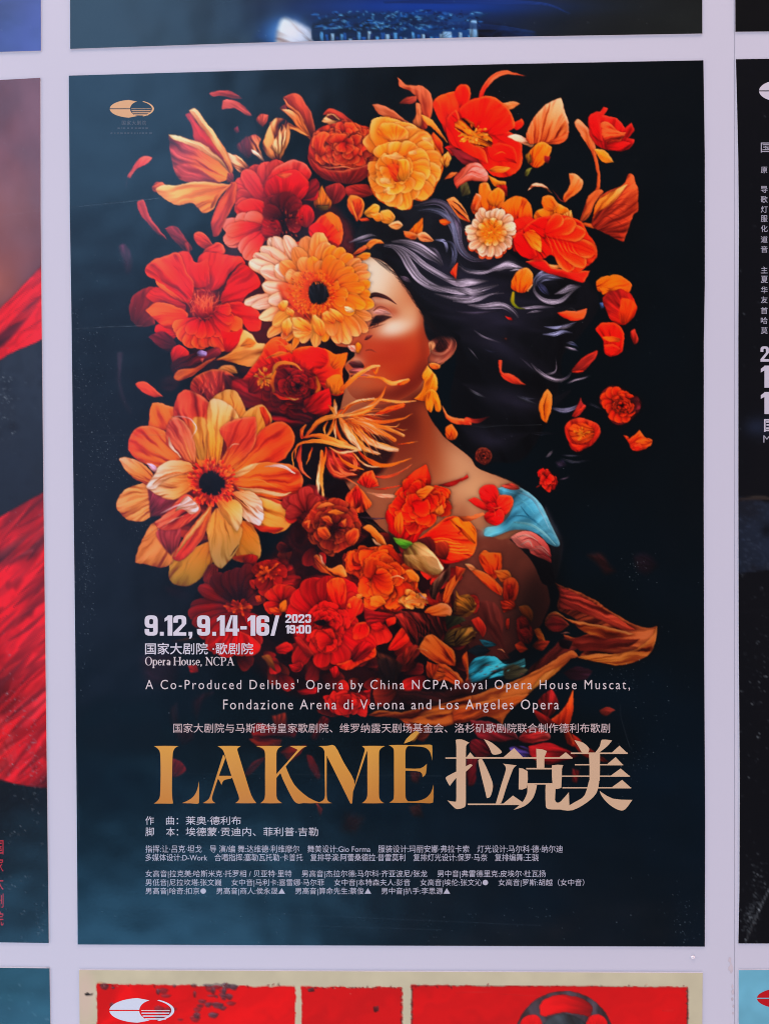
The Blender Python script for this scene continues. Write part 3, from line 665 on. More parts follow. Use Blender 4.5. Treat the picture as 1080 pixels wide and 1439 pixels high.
    F('790,292 830,265 862,260 880,237 902,245 882,285 952,300 992,352 1030,323 1042,362 1008,402 1042,410 1022,452 962,477 890,467 840,442 800,372', [(130,20,24),(186,38,34),(206,56,46)], '880,470 860,260', streak=.25, rim=(220,90,70))
    F('860,330 900,320 960,370 1000,370 960,420 900,430 870,390', (214,90,56), streak=.5, rim=(240,140,90)); F('880,440 960,420 1020,430 960,470 900,465', (196,40,36)); F('790,290 840,270 860,330 870,420 820,390', (190,30,28), rim=(220,80,60))
    motif('printed_leaf', label='brown folded lily leaf with yellow lip')
    F('745,865 780,792 790,722 850,680 872,690 832,742 792,832', (184,96,58), rim=(220,140,90)); S('740,880 780,870 820,880', (14,20,24), (200,110,60))
    F('815,850 850,722 920,682 980,660 1010,605 1036,610 1066,692 1060,742 1060,792 1030,832 986,962 930,942 860,912 818,880', [(140,56,40),(166,74,50),(182,90,58)], '815,870 1040,640', streak=.34, ns=12, rim=(214,120,80))
    F('820,835 830,762 880,712 950,680 1004,655 952,722 902,772 842,802', [(214,120,50),(246,186,90),(250,210,130)], '820,830 1000,660', streak=.25)
    for k in range(7):
        S([(830, 860-k*6), (900+k*12, 830-k*22), (1000+k*8, 900-k*44)], (2,5,3), (104,36,28), a=.6)
    motif('printed_leaf'); F('690,595 730,600 762,642 742,692 690,732 665,752 658,722 690,672', [(196,90,40),(232,136,70),(240,160,100)], '660,750 710,600', rim=(252,200,140)); F('465,690 490,655 532,648 580,685 594,708 542,668 500,668', (226,180,140), streak=.4); S('600,690 640,740 660,750', (6,10,6), (90,40,40))
    motif('printed_flower', label='small amber blossom'); F('500,832 520,792 550,780 545,732 590,720 632,762 690,792 712,842 690,867 600,852 550,882 520,872', [(220,110,24),(240,156,46),(246,186,84)], '600,870 600,720', streak=.35, rim=(255,215,130)); F('550,785 545,732 590,720 625,765 600,800', (238,126,40), rim=(250,180,100)); F('640,830 700,790 712,842 690,867', (246,196,110)); F('560,860 640,840 690,870 620,885', (246,190,60))
    motif('printed_leaf', label='striped salmon leaf'); F('15,630 50,590 87,590 52,622', (232,140,80)); F('100,650 142,640 160,702 112,722', (78,72,48), soft=1); F('70,632 100,582 150,545 212,545 252,602 242,642 172,632 112,652 86,682', [(170,76,60),(196,110,92),(222,150,130)], '80,670 230,560', streak=.2)
    for k in range(4): S([(90+10*k, 640-12*k), (150+8*k, 600-14*k), (236, 632-22*k)], (2,8,2), [(236,170,150),(140,56,50)][k % 2], a=.7)
    motif('printed_leaf'); F('30,740 70,728 130,792 152,862 92,832 50,772', (216,136,76), rim=(245,190,120)); S('50,760 90,800 140,850', (3,10,3), (46,20,18)); S('60,745 100,770 140,820', (3,8,3), (46,20,18)); S('80,800 110,830 150,862', (3,8,3), (180,60,30))
    motif('printed_flower', label='orange blossoms behind the cream daisy'); F('160,772 200,712 210,655 250,648 270,690 310,670 337,712 322,782 260,812 182,822', [(196,90,24),(236,130,36),(246,160,66)], '240,820 260,650', rim=(252,200,120), streak=.3); F('165,760 190,700 215,720 190,790 170,800', (214,90,40), rim=(255,215,170)); F('260,700 310,672 337,715 300,770 250,750', (244,146,40), rim=(252,190,100))
    F('330,762 400,720 462,740 492,792 482,862 400,882 340,832', [(190,50,20),(240,110,30),(246,150,56)], '400,880 400,720', rim=(252,160,80), streak=.3)
    motif('printed_flower', label='vermilion poppy with orange streaks')
    F('380,860 480,830 540,900 520,990 420,980', (222,50,26)); F('390,930 440,900 470,960 430,1010 390,1010', (222,30,22), rim=(250,100,60))
    org('F')
    F('380,190 460,170 520,212 600,232 724,234 702,272 682,297 600,272 480,242', [(150,26,24),(190,38,30),(214,56,40)], '400,200 690,260', rim=(246,150,90)); F('505,205 555,205 565,222 520,222', (246,180,110))
    F('310,62 350,20 420,-40 500,-62 600,-60 680,-30 716,40 766,130 742,182 702,212 642,242 582,202 520,152 470,172 400,172 340,132', [(190,26,14),(240,50,20),(246,76,36)], '420,20 660,230', streak=.35, ns=14, rim=(255,140,80))
    rays(470,40,20,[(620,235,46),(700,205,46),(755,140,46),(700,30,44),(640,-40,44),(570,-60,40)], 46, [(222,36,16),(242,56,22),(248,90,44)], seed=3, q=5, rim=(255,170,100), ra=.8, ns=6)
    F('312,60 345,25 400,60 440,150 400,172 340,132', (232,26,18), rim=(250,90,50)); F('365,40 415,12 462,60 462,132 420,112', [(220,90,30),(246,150,46),(250,190,90)], '380,40 450,130', streak=.3)
    for k in range(12): x = 480+14*k; S([(x, 20+5*k), (x+30, 80+6*k), (x+40+4*k, 150)], (2,6,2), [(255,150,70),(200,20,14)][k % 2], a=.65)
    motif('printed_flower', label='cream daisy with golden disc')
    org('C'); g2 = np.random.default_rng(4)
    tips = [(270+math.cos(a)*r, 915+math.sin(a)*r, 25) for a, r in [(i*6.283/19+g2.normal()*.06, 118+g2.random()*30) for i in range(19)]]
    rays(270,915,30,[(t[0]*1.0, t[1]+14, 26) for t in tips], 26, [(150,40,30),(214,90,50),(226,120,80)], seed=4, q=6)
    rays(270,915,30,tips, 26, [(214,120,56),(244,196,140),(252,226,186)], seed=5, q=6, rim=(255,240,210), ra=.8, dark=.55)
    rays(270,915,20,[(270+math.cos(i*.6)*84, 912+math.sin(i*.6)*80, 20) for i in range(10)], 20, [(220,120,40),(246,190,110),(252,220,160)], seed=6, q=6, dark=.5)
    B(270,912,60,56,0,(232,140,40),.95,1.5); dots(270,912,0,60,80,9,[(240,160,50),(250,190,80),(214,110,30)],8)
    # --- right loose flowers
    org('F')
    motif('printed_bud', label='orange tulip bud on a green stem'); F('298,312 330,242 380,220 416,250 411,312 372,352 320,342', [(190,80,20),(238,128,34),(248,164,70)], '350,350 385,222', streak=.3, rim=(252,190,110)); S('345,345 350,290 380,230', (3,8,3), (200,80,20), a=.8); S('400,335 390,345 415,308', (3,8,4), (246,196,130)); S('312,352 308,398 328,430 372,442', (14,22,12,5), [(170,170,50),(120,130,36),(60,60,30)])
    motif('printed_petal', label='large red and amber petals falling'); F('790,380 850,330 930,345 966,402 972,462 932,512 890,527 840,502 810,442', [(206,50,20),(160,46,38),(140,44,42)], '950,500 820,360', streak=.25, rim=(230,80,50)); F('900,380 966,402 972,462 932,512 895,520 880,470', (226,86,34), soft=1.2)
    F('760,292 800,265 870,260 922,282 952,312 930,352 900,335 862,340 800,345 766,345', [(240,130,30),(246,156,40),(230,90,40)], '770,330 950,300', streak=.25, rim=(252,190,90)); F('775,330 800,320 840,335 790,362', (240,140,40)); S('830,262 832,240', (5,4,2), (60,60,40)); F('775,410 790,402 796,430 780,440', (70,90,130), soft=1)
    motif('printed_petal', label='red petal with an amber band'); F('755,547 790,515 860,520 902,562 907,622 897,672 850,697 805,682 795,622 770,582', [(196,30,22),(216,46,28),(226,64,40)], '850,690 800,520', streak=.22, rim=(240,110,60)); F('785,600 840,590 890,605 880,625 820,620', (236,120,44), soft=.7); F('800,640 850,635 890,660 850,690 810,675', (226,50,30), rim=(244,110,60))
    motif('printed_petal'); F('945,562 965,547 987,602 966,632 946,602', (156,52,42), rim=(200,90,70))
    motif('printed_petal'); F('548,464 600,455 650,452 707,440 692,490 640,507 590,492', [(200,60,36),(226,86,50),(232,104,64)], '550,465 705,450', rim=(245,140,100)); S('590,452 625,438 650,450', (3,10,3), (40,40,44))
    motif('printed_petal'); F('628,772 680,712 767,667 756,712 690,782 636,787', (142,52,46), rim=(220,80,60)); S('632,782 690,778', (5,9,4), (226,80,54))
    motif('printed_petal'); F('232,722 250,722 252,782 312,800 378,852 300,842 245,802', (188,70,50), rim=(220,110,80)); F('268,480 300,488 306,503 285,498', (190,46,40)); F('255,602 275,600 270,612', (90,50,40))
    org('I')
    motif('printed_petal', label='amber pointed petal with dark midrib'); F('435,112 460,50 480,28 499,60 496,132 475,202 450,182', [(214,120,36),(236,150,60),(246,176,90)], '470,200 480,30', streak=.3, rim=(252,196,110)); S('478,50 462,110 468,190', (3,8,3), (120,56,20), a=.8)
    motif('printed_flower', label='dark red rosette with orange rim'); F('752,102 768,42 820,12 900,35 972,98 945,162 880,207 820,202 778,142', (96,30,34), streak=.4)
    rays(870,105,10,[(760,60,28),(790,30,28),(830,18,28),(880,32,28),(920,55,26),(760,110,28),(780,140,28),(815,190,30),(850,200,30),(890,200,28),(930,165,28)], 28, [(80,16,14),(190,44,26),(226,84,40)], seed=4, q=6, rim=(240,120,60), ra=.6, dark=.6)
    rays(870,105,10,[(960,90,26),(968,120,24),(940,140,26)], 26, [(40,14,20),(88,34,44),(110,44,52)], seed=3, q=6); peony(868,112,58,54,(60,12,12),(180,44,26),(226,90,44),4,9)
    motif('printed_flower', label='orange red poppy bowl, seen from above'); F('568,242 590,195 650,178 710,190 757,232 737,292 680,332 625,350 590,312', [(150,36,28),(200,58,38),(214,80,50)], '660,340 660,180', streak=.3, rim=(226,110,80)); F('592,240 620,205 680,205 722,240 705,290 650,310 610,290', (206,84,38), streak=.4, lit=.1); B(660,255,44,34,0,(226,140,50),.85); dots(660,258,4,40,24,9,[(240,170,70),(200,90,30)],3,.8); F('600,310 640,320 690,315 640,348', (226,74,44))
    motif('printed_flower', label='small orange flower among the drifting blooms'); F('875,265 900,275 895,290 940,262 960,240 986,275 1024,290 1012,322 960,347 920,337 905,305', [(170,50,30),(222,84,40),(236,120,56)], '910,330 990,260', streak=.35, rim=(240,150,90)); F('940,300 985,280 1020,300 980,320', (236,110,46)); F('930,320 960,310 975,340 945,345', (214,60,36), rim=(240,120,70))
    motif('printed_flower', label='tiny brown spiral rose'); F('102,372 120,338 160,334 187,365 178,402 148,418 112,400', (172,78,62), rim=(206,120,90)); peony(146,374,36,36,(50,16,16),(120,48,38),(170,84,62),4,6,rim=(206,120,90),ra=.5)
    motif('printed_flower', label='tiny scarlet carnation'); F('428,462 470,448 497,470 527,500 516,552 480,542 440,512', (226,44,34), wob=2); ruffle('430,465 470,452 495,470 525,500 512,548 480,538 442,510', (170,20,20),(230,44,34),(246,84,60), 16, 34, 2); S('420,535 440,525', (6,3), (190,60,40))
    motif('printed_petal'); F('608,168 640,100 655,68 665,100 678,115 632,172', [(140,44,40),(176,64,60),(150,60,80)], '615,170 655,70', rim=(214,100,80)); S('612,160 660,125 675,112', (6,12,4), (214,80,56))
    org('H'); motif('printed_petal', label='orange curled strand behind the neck'); F('918,122 942,170 990,198 1080,203 1085,237 1000,232 940,196', [(230,150,90),(222,110,60),(190,70,50)], '918,125 1085,220', rim=(250,180,120)); S('1060,205 1120,215 1190,190', (26,26,6), [(200,80,56),(120,40,36),(40,20,20)], a=.8)
    motif('printed_petal'); F('940,252 975,233 1008,290 988,322 945,312', (224,114,44), rim=(245,160,90)); S('950,320 970,290 975,260', (3,7,3), (140,50,30)); F('900,588 960,570 1040,545 1062,525 1067,545 1020,572 960,598', (156,40,36))
    # --- left: lily
    org('A')
    motif('printed_leaf', label='open lily petals, cream edged orange, pointing out of the bouquet')
    F('770,690 800,700 797,782 750,882 702,1000 668,1006 655,932 690,822 740,742', [(206,100,56),(170,72,50),(104,40,40)], '790,700 680,1000', streak=.3, rim=(214,120,80))
    F('498,302 530,280 560,340 640,420 722,520 766,600 740,642 650,522 560,452 535,362', [(150,40,40),(188,60,50),(150,60,64)], '755,640 500,300', streak=.15)
    F('518,272 556,262 612,330 682,420 742,520 778,622 762,645 720,552 640,432 562,332', [(226,160,90),(246,206,136),(252,222,160)], '770,640 520,270', streak=.18)
    F('405,420 470,425 560,450 640,500 712,570 757,640 752,667 702,692 600,692 500,692 450,652 420,562 410,482', [(244,172,80),(228,132,66),(160,76,66),(130,58,64)], '760,670 405,480', streak=.34, ns=12, rim=(236,170,110))
    F('404,418 470,425 572,455 652,505 718,575 758,640 690,572 600,512 500,466 430,440', (250,216,152), '750,640 405,420', streak=.15)
    F('450,600 520,590 620,640 700,690 600,694 500,692', (150,66,62), soft=2, streak=.2)
    F('305,722 330,690 372,692 384,716 332,748', (204,104,64))
    F('330,732 372,706 450,712 560,692 680,695 768,705 722,752 692,792 662,852 610,869 575,842 540,812 470,826 400,802 350,762', [(206,116,60),(240,180,96),(248,212,132)], '768,705 350,740', streak=.25, ns=12, rim=(252,228,160))
    F('690,760 740,720 768,706 722,752 680,820 650,850 660,800', (206,124,70), soft=1); F('745,640 780,640 785,690 745,690', (110,50,46), soft=1)
    # --- red cosmos
    org('D')
    motif('printed_petals'); F('468,40 500,20 540,50 585,108 540,128 500,112 475,85', (176,66,50), '585,108 480,25', rim=(224,130,90)); F('520,150 560,110 610,85 640,110 645,150 600,192 540,182', (182,58,48), rim=(232,130,90)); F('415,100 435,90 445,150 470,190 440,180', (120,46,46))
    cos = motif('printed_flower', label='red cosmos with gold threaded centre')
    F('95,480 120,402 190,355 242,350 262,402 232,482 242,562 150,577 105,542', (112,36,46), streak=.15, rim=(170,70,70)); F('240,602 260,560 340,580 382,622 340,652', (186,42,40))
    C1 = [(120,24,28),(186,44,42),(206,64,54)]; C2 = [(140,20,24),(206,48,38),(228,82,60)]; CR = (240,120,84)
    F('490,192 540,148 640,158 740,172 770,212 682,262 640,332 570,372 520,332', C1, '540,400 640,150', streak=.25, rim=(200,70,60))
    F('380,155 430,138 480,202 545,182 562,332 480,352 430,282', C1, '500,420 430,140', streak=.25, rim=(206,80,70))
    F('680,292 740,222 800,228 842,300 852,342 790,382 740,442 660,452 620,420', [(110,18,24),(172,34,38),(186,44,44)], '560,440 830,270', streak=.25, rim=(206,70,60)); S('680,285 720,225 770,200', (3,8,2), (40,10,14), a=.8)
    F('600,462 700,432 780,452 852,502 852,592 790,602 730,532 650,542', [(120,18,22),(194,38,38),(210,60,52)], '540,470 850,560', streak=.25, rim=(230,90,70))
    F('185,242 220,200 280,175 382,153 432,262 470,340 440,442 340,402 262,342 242,302 200,282', C2, '520,460 250,190', streak=.34, ns=16, rim=CR); F('245,310 300,340 420,440 330,400 265,350', (240,106,70), soft=.7)
    F('190,402 250,345 330,400 420,450 400,500 280,470', (150,40,42), '480,480 200,400', streak=.3)
    F('188,480 250,440 330,450 422,490 432,532 382,572 300,577 230,522', [(170,30,26),(228,78,50),(244,110,70)], '520,500 190,490', streak=.34, ns=14, rim=(250,140,100))
    rays(530,500,50,[(345,600,46),(380,660,46),(430,700,46),(490,706,46),(550,694,46),(610,700,46),(650,720,44),(700,700,46),(745,640,46),(750,580,44)], 46, [(160,18,18),(228,66,42),(246,110,74)], seed=5, q=7, rim=(252,150,110), ra=.6, ns=5)
    rays(530,480,60,[(620,640,38),(560,640,36),(500,640,36),(440,620,36),(680,600,38),(700,540,38),(690,470,36)], 36, [(150,16,18),(214,44,34),(236,84,60)], seed=8, q=6, rim=(250,120,90), ra=.5)
    F('620,600 700,610 740,590 760,640 700,710 650,730', (226,30,24), soft=1, streak=.2)
    B(520,440,80,90,0,(150,26,30),.85,1.4)
    mo = motif('flower_centre', 'printed_flower@%d' % cos)
    gg = np.random.default_rng(3)
    for i in range(90):
        x = 525+gg.normal()*36; y = 520-abs(gg.normal())*20; a = gg.normal()*.5; l = 50+80*gg.random()
        S([(x, y), (x+math.sin(a)*l*.4, y-l*.5), (x+math.sin(a)*l*.8+gg.normal()*8, y-math.cos(a)*l)], (2,5,3), [(120,24,24),(196,80,54),(232,160,110)], a=.75, fine=0)
    for i in range(40):
        a = gg.random()*6.283; S([(525+math.cos(a)*85, 450+math.sin(a)*95), (525+math.cos(a+.3)*70, 450+math.sin(a+.3)*80)], (3,5,3), [(214,110,80),(170,40,36)][i % 2], a=.6, fine=0)
    motif('printed_leaf'); F('200,642 280,602 342,642 372,702 310,722', (92,30,40), soft=.8); F('330,732 382,690 442,722 432,772 380,782 350,800', (204,50,40), rim=(230,90,70)); F('340,792 450,742 600,700 622,742 500,802 400,832 350,852', (108,34,40), streak=.3)
    F('490,730 510,712 545,725 540,750 500,750', (168,150,204), soft=.6); F('505,765 530,760 525,790', (220,130,120)); F('270,900 330,860 380,900 360,950 290,960', (46,28,34), soft=4)
    motif('printed_leaf', label='pale gold leaf below the red cosmos'); F('588,772 660,742 722,682 755,600 802,620 832,666 882,680 872,762 800,812 720,792 650,772', [(206,110,50),(236,180,92),(246,206,128)], '590,772 850,700', streak=.28, rim=(250,220,150)); F('740,690 780,640 830,670 800,700', (216,140,60), soft=1)
    F('600,830 650,795 710,810 722,850 680,845 640,835', (244,180,104), rim=(255,215,150)); F('350,872 380,832 470,815 560,772 592,760 500,832 450,872 380,897', [(150,56,40),(206,104,56),(226,140,84)], '590,765 350,870', streak=.35, rim=(240,160,100))
    motif('printed_flower', label='half open rose behind the big orange dahlia'); F('450,932 480,872 560,830 640,830 702,862 692,942 600,982 540,1012 470,982', [(100,30,32),(168,64,54),(196,96,70)], '600,1000 560,830', streak=.3, rim=(232,150,100))
    for i in range(26): x = 470+180*gg.random(); y = 860+110*gg.random(); S([(x, y), (x+20*gg.normal(), y+30), (x+10*gg.normal(), y+60)], (2,8,2), [(226,130,100),(120,40,40),(200,90,70)][i % 3], a=.7)
    F('640,850 720,870 760,900 740,1000 690,1000 650,940', (74,26,30), soft=2)
    # --- orange rose under the gerbera
    motif('printed_flower', label='flame red rose with gold edged folds')
    F('690,900 760,880 840,900 960,960 1080,1000 1160,960 1160,1120 1040,1160 900,1110 780,1070 700,1000', (112,24,28), streak=.5, soft=2)
    org('E'); peony(60,940,180,130,(60,10,14),(130,24,26),(160,36,34),4,21,rim=(196,60,46),ra=.4)
    org('D')
    F('750,892 790,832 860,742 880,692 932,645 1002,650 1037,722 1010,800 940,840 880,900 820,930', [(150,20,16),(220,50,24),(236,90,40)], '1000,900 900,680', streak=.3, rim=(246,150,80)); F('800,880 860,820 930,800 900,880 850,960 790,960', (160,24,22))
    S('890,770 960,740 1040,735', (6,22,6), (244,160,70)); S('895,690 950,660 1010,700', (3,8,3), (250,150,80), a=.8); S('940,690 990,690 1025,730', (3,8,3), (250,150,80), a=.7)
    org('E')
    F('-80,760 0,738 60,710 140,693 232,708 300,740 362,728 352,792 332,842 342,962 280,984 220,932 180,862 100,802 40,792 -40,820', [(150,20,14),(232,64,18),(244,104,30)], '100,860 220,700', streak=.26, rim=(252,150,60))
    F('60,745 150,700 240,715 250,790 200,830 130,790', (238,48,16), soft=2, streak=.15); F('260,770 330,740 355,740 340,800 300,830 270,820', (244,120,30), soft=1); F('250,880 320,860 345,950 290,980 240,930', (246,150,40), soft=1, streak=.3)
    F('-40,830 40,820 120,840 170,900 190,1000 120,1040 20,1020 -60,960', (96,14,20), streak=.5, rim=(180,50,40))
    peony(80,920,100,80,(60,8,12),(130,20,22),(170,34,30),4,5,rim=(214,70,50),ra=.5)
    S('-70,880 -50,810 0,790 60,800 100,830', (14,26,22,16,6), (240,170,80)); S('-62,960 -70,900 -50,840', (14,26,10), (244,140,40)); S('180,870 200,930 190,985 220,1000', (8,24,22,6), (244,150,50)); S('-70,965 -20,995 40,1000', (6,18,6), (236,80,30)); S('0,985 50,1000 85,998', (4,12,4), (250,200,130)); F('130,1000 260,940 270,1060 200,1100 120,1060', (206,34,26), streak=.3)
    org('D'); dots(880,880,0,55,40,11,[(246,160,60),(240,130,40),(250,190,90)],3)
    # --- threadlike chrysanthemum
    org('H')
    mum = motif('printed_flower', label='gold chrysanthemum with long threadlike curling petals')
    F('60,340 150,240 260,200 420,220 560,300 640,380 560,520 420,560 300,600 160,640 80,560', (26,12,14), soft=5, lit=0, a=.85)
    F('240,380 420,400 430,520 330,560 250,500', (122,44,38), soft=3, streak=.5)
    GO = [(196,96,36),(240,176,84),(250,214,140)]; CRM = [(226,150,76),(252,220,160),(255,236,190)]; OR = [(170,66,30),(226,126,48),(240,164,80)]; BRN = [(130,44,36),(196,92,62),(226,140,100)]
    gm = np.random.default_rng(9)
    for p, w, c in [('100,350 86,430 108,512 152,552',(10,26,22,4),BRN),('255,400 258,480 320,532 402,522',(8,30,30,6),BRN),('270,370 300,460 350,520 420,530',(6,22,22,4),BRN),('330,410 400,432 412,490 380,500',(8,24,24,6),BRN),('300,390 340,450 400,480 460,500',(6,18,18,4),OR),
                    ('480,520 580,542 680,512 742,468',(6,18,14,3),BRN),('430,390 500,450 600,474 742,432',(10,26,18,3),OR),('400,400 470,470 560,480',(6,14,4),CRM),('520,182 600,152 690,124',(6,34,26),[(170,60,26),(226,104,36),(236,120,60)]),('440,182 560,220 680,202 745,172',(10,22,14,3),OR),('420,190 540,240 640,250 670,230',(8,18,12,3),GO),
                    ('330,180 400,112 520,88 650,104 765,98',(10,20,14,18,4),GO),('340,140 420,100 520,80',(4,12,6),CRM),('500,240 600,262 692,300',(8,20,18),GO),('480,250 580,290 640,326',(8,26,22),OR),('650,258 690,268 716,262',(4,6,2),GO),('660,352 720,344 778,334',(4,8,2),OR),
                    ('380,190 480,262 580,292 640,322',(10,30,28,10),OR),('400,230 500,330 600,360 660,380',(8,26,20,10),GO),('370,200 430,282 522,352 656,388',(10,36,34,14),CRM),('330,200 400,300 460,370 540,412',(10,30,28,6),GO),('320,190 352,262 402,332 442,382',(10,40,40,8),CRM),('300,200 300,260 330,320 400,370',(8,22,20,4),OR),('440,350 500,390 555,408',(6,18,6),CRM),
                    ('290,200 270,260 240,300 200,310',(6,18,14,4),GO),('300,210 290,260 295,320',(6,16,4),CRM),('250,220 230,260 235,300',(6,14,4),GO),
                    ('110,312 200,300 320,342 432,382',(8,32,34,8),GO),('62,432 82,352 200,332 300,352 420,384',(4,14,26,24,6),GO),('258,368 330,402 422,386',(4,16,6),CRM),('128,302 200,222 282,190 382,182',(10,30,30,10),GO),('105,310 105,270 130,240',(18,22,8),OR),
                    ('292,92 296,130 302,178',(6,22,12),CRM),('255,120 280,150 300,180',(6,24,10),GO),('340,150 320,160 305,185',(6,16,6),OR),('592,8 562,72 500,132 420,172 338,182',(3,20,34,36,10),GO),('585,30 540,100 460,140 380,170',(2,8,10,3),CRM),
                    ('216,392 202,500 185,668',(12,24,16),CRM),('220,400 212,540 224,664',(10,20,14),GO),('240,370 230,440 222,520',(8,16,4),OR),('76,348 46,420 60,500 96,546',(3,7,7,3),GO),('160,372 140,440 130,470',(6,12,4),OR)]:
        S(p, w, c, fine=.55)
    for i in range(70):
        a = gm.normal()*.35+.35; l = 90+200*gm.random(); x = 330+60*gm.random(); y = 190+40*gm.random()
        S([(x, y), (x+math.cos(a)*l*.5, y+math.sin(a)*l*.5-10), (x+math.cos(a+.1)*l, y+math.sin(a+.1)*l)], (2,7,2), [OR, GO, CRM, [(90,30,20),(120,44,26),(150,60,36)]][i % 4], a=.75, fine=.2)
    org('E'); motif('printed_petals', label='gold strands lying over the jaw'); S('330,950 380,900 440,850 500,815 550,808', (22,26,24,20,14), GO); S('515,830 530,850 545,815', (6,16,6), OR); S('430,868 490,872 560,878 620,908 680,900 718,888', (4,8,12,26,26,14), GO); S('660,915 700,905 722,890', (14,22,16), OR); S('470,858 520,868', (3,6,3), (250,190,130))
    # --- small tulips and carnation by the shoulder
    org('H')
    motif('printed_flower', label='small red tulip heads'); F('420,572 460,522 517,500 547,592 482,602', [(160,30,20),(222,66,34),(236,110,60)], '480,600 500,505', streak=.4, rim=(246,140,80)); F('350,722 370,642 420,590 470,642 507,702 452,742 372,742', [(180,40,24),(220,74,40),(240,130,60)], '420,590 430,740', streak=.5, rim=(246,150,80)); F('400,640 430,610 445,690 415,720', (150,30,24), streak=.3); S('350,545 400,575 425,590', (6,10,4), (214,120,80)); S('480,630 560,650 660,656', (4,22,16), (246,190,150)); S('500,610 580,610 680,590', (3,12,4), (190,70,40))
    S('440,770 520,785 600,780', (6,12,6), (80,60,70)); S('470,790 540,840 600,880', (6,14,8), (56,46,40))
    motif('printed_flower', label='scarlet carnation on the collarbone')
    F('590,752 640,692 680,642 690,572 750,512 822,470 852,542 852,592 912,602 962,692 957,752 890,772 862,822 800,862 760,922 700,907 620,892 600,822', [(150,20,12),(220,44,22),(236,80,36)], '700,900 800,480', streak=.35)
    F('600,740 660,690 720,690 760,780 740,880 680,905 620,880', (214,30,18), soft=1, streak=.3)
    ruffle('620,740 690,600 810,490 850,590 930,620 950,740 860,800 780,850 700,800', (160,16,8),(216,36,14),(236,70,26), 46, 74, 6, rim=(250,140,60), ra=.6)
    F('640,780 680,740 690,830 670,880 640,840', (240,116,40), soft=1); F('770,630 830,590 865,600 820,660 790,660', (246,130,50), rim=(255,190,100)); F('880,740 920,700 930,750 900,765', (246,150,70))
    motif('printed_flower', label='red and amber striped poppy by the cream bud'); F('780,902 860,842 960,772 1062,792 1112,852 1112,962 1062,1022 960,1032 860,982 800,932', [(190,30,18),(226,60,28),(236,96,40)], '790,900 1110,920', streak=.4, ns=14, rim=(250,140,70)); F('960,790 1040,780 1110,850 1110,940 1040,880 1000,840', (242,140,40), soft=1.4, streak=.4)
    for k in range(12): S([(800+8*k, 905+4*k), (900+10*k, 900+8*k), (1010+8*k, 920+6*k)], (3,10,3), [(246,160,50),(214,36,20),(250,190,80)][k % 3], a=.7)
    S('1000,820 1030,850 1010,870 1040,880', (4,10,6,3), (120,30,20)); F('870,1000 960,1030 1060,1022 1000,1040 920,1040', (190,24,20))
    org('I'); shoulder = motif('printed_flower', label='red four petalled flower pinned on the shoulder')
    F('65,606 100,594 160,630 172,662 112,642', (196,40,36), rim=(220,80,60)); F('120,562 150,530 200,530 222,572 212,632 150,622', (198,36,34), rim=(222,70,56)); F('210,622 230,580 290,588 297,632 260,682 215,662', [(170,30,26),(222,56,38),(232,80,50)], '210,650 290,600', rim=(240,110,70)); F('150,682 200,650 250,662 247,712 210,737 165,722', (210,36,30), rim=(232,80,56)); F('160,630 200,620 220,650 200,670 170,660', (150,20,22)); S('180,640 210,650 240,640', (3,7,3), (246,120,80), a=.8); S('195,655 205,670 200,690', (3,6,3), (246,110,70), a=.7); F('10,690 60,690 140,672 150,680 60,720', (176,96,60), soft=1)
    # --- big orange dahlia
    org('G')
    dah = motif('printed_flower', label='largest orange dahlia with black disc')
    DR = [(170,50,24),(214,88,36),(226,112,52)]; DO = [(200,80,30),(236,146,56),(246,186,96)]; DY = [(226,140,56),(246,190,96),(252,216,138)]; RM = (252,210,140)
    def D(p, c, ax, **k): F(p, c, ax, streak=k.pop('streak', .3), ns=k.pop('ns', 13), rim=k.pop('rim', RM), ra=k.pop('ra', .3), lit=.16, grow=2.2, **k)
    F('300,330 560,240 860,300 960,520 900,760 640,860 420,840 260,640', (120,46,26), streak=.5)
    D('235,237 255,110 372,130 332,242', DR, '400,400 260,110'); D('570,112 600,60 682,40 742,122 752,182 702,192', DO, '640,300 680,45'); S('672,60 685,110 680,160', (3,6,2), (170,60,20), a=.7)
    D('740,182 800,130 852,125 892,202 832,262 790,320 770,260', DO, '740,400 850,130'); F('830,130 855,125 892,202 860,230', (214,76,34), soft=.8)
    D('375,182 385,90 430,36 522,75 557,132 557,300 542,422 470,432 402,332', [(214,124,46),(222,130,60),(186,72,50),(186,70,50)], '510,430 440,40', streak=.34); F('470,200 500,180 540,200 545,330 530,410 490,400 480,300', (240,180,84), soft=2, a=.75, streak=.4)
    D('125,322 170,243 250,238 322,270 362,342 392,402 300,447 200,422 150,382', [(214,90,40),(226,110,50),(204,72,44)], '420,470 130,300'); D('555,132 575,84 620,95 692,150 712,195 652,222 622,302 602,422 575,424 555,300', [(226,140,40),(246,180,80),(252,212,130)], '590,430 580,90', streak=.25)
    D('330,302 345,208 392,188 442,250 472,332 472,422 422,402 362,352', [(196,100,60),(190,88,60),(176,76,56)], '470,430 350,200', streak=.25); S('335,290 350,340 390,385 405,400', (4,14,10,3), (252,210,150)); S('420,290 440,350 462,410', (3,10,4), (240,170,90), a=.7)
    D('680,492 722,422 802,312 862,240 950,211 1002,260 1007,322 962,392 862,432 762,442', [(240,150,70),(226,96,40),(206,70,36),(220,84,40)], '670,500 980,250'); D('620,252 690,200 802,184 807,262 782,342 702,432 652,472 622,432 662,342', [(232,120,50),(200,76,46),(190,66,44)], '630,450 790,190', streak=.22); S('660,350 690,325 718,324', (3,6,3), (250,200,150), a=.8); S('340,180 410,174 465,200 487,245 460,300', (2,5,6,6,2), (246,210,180), a=.7)
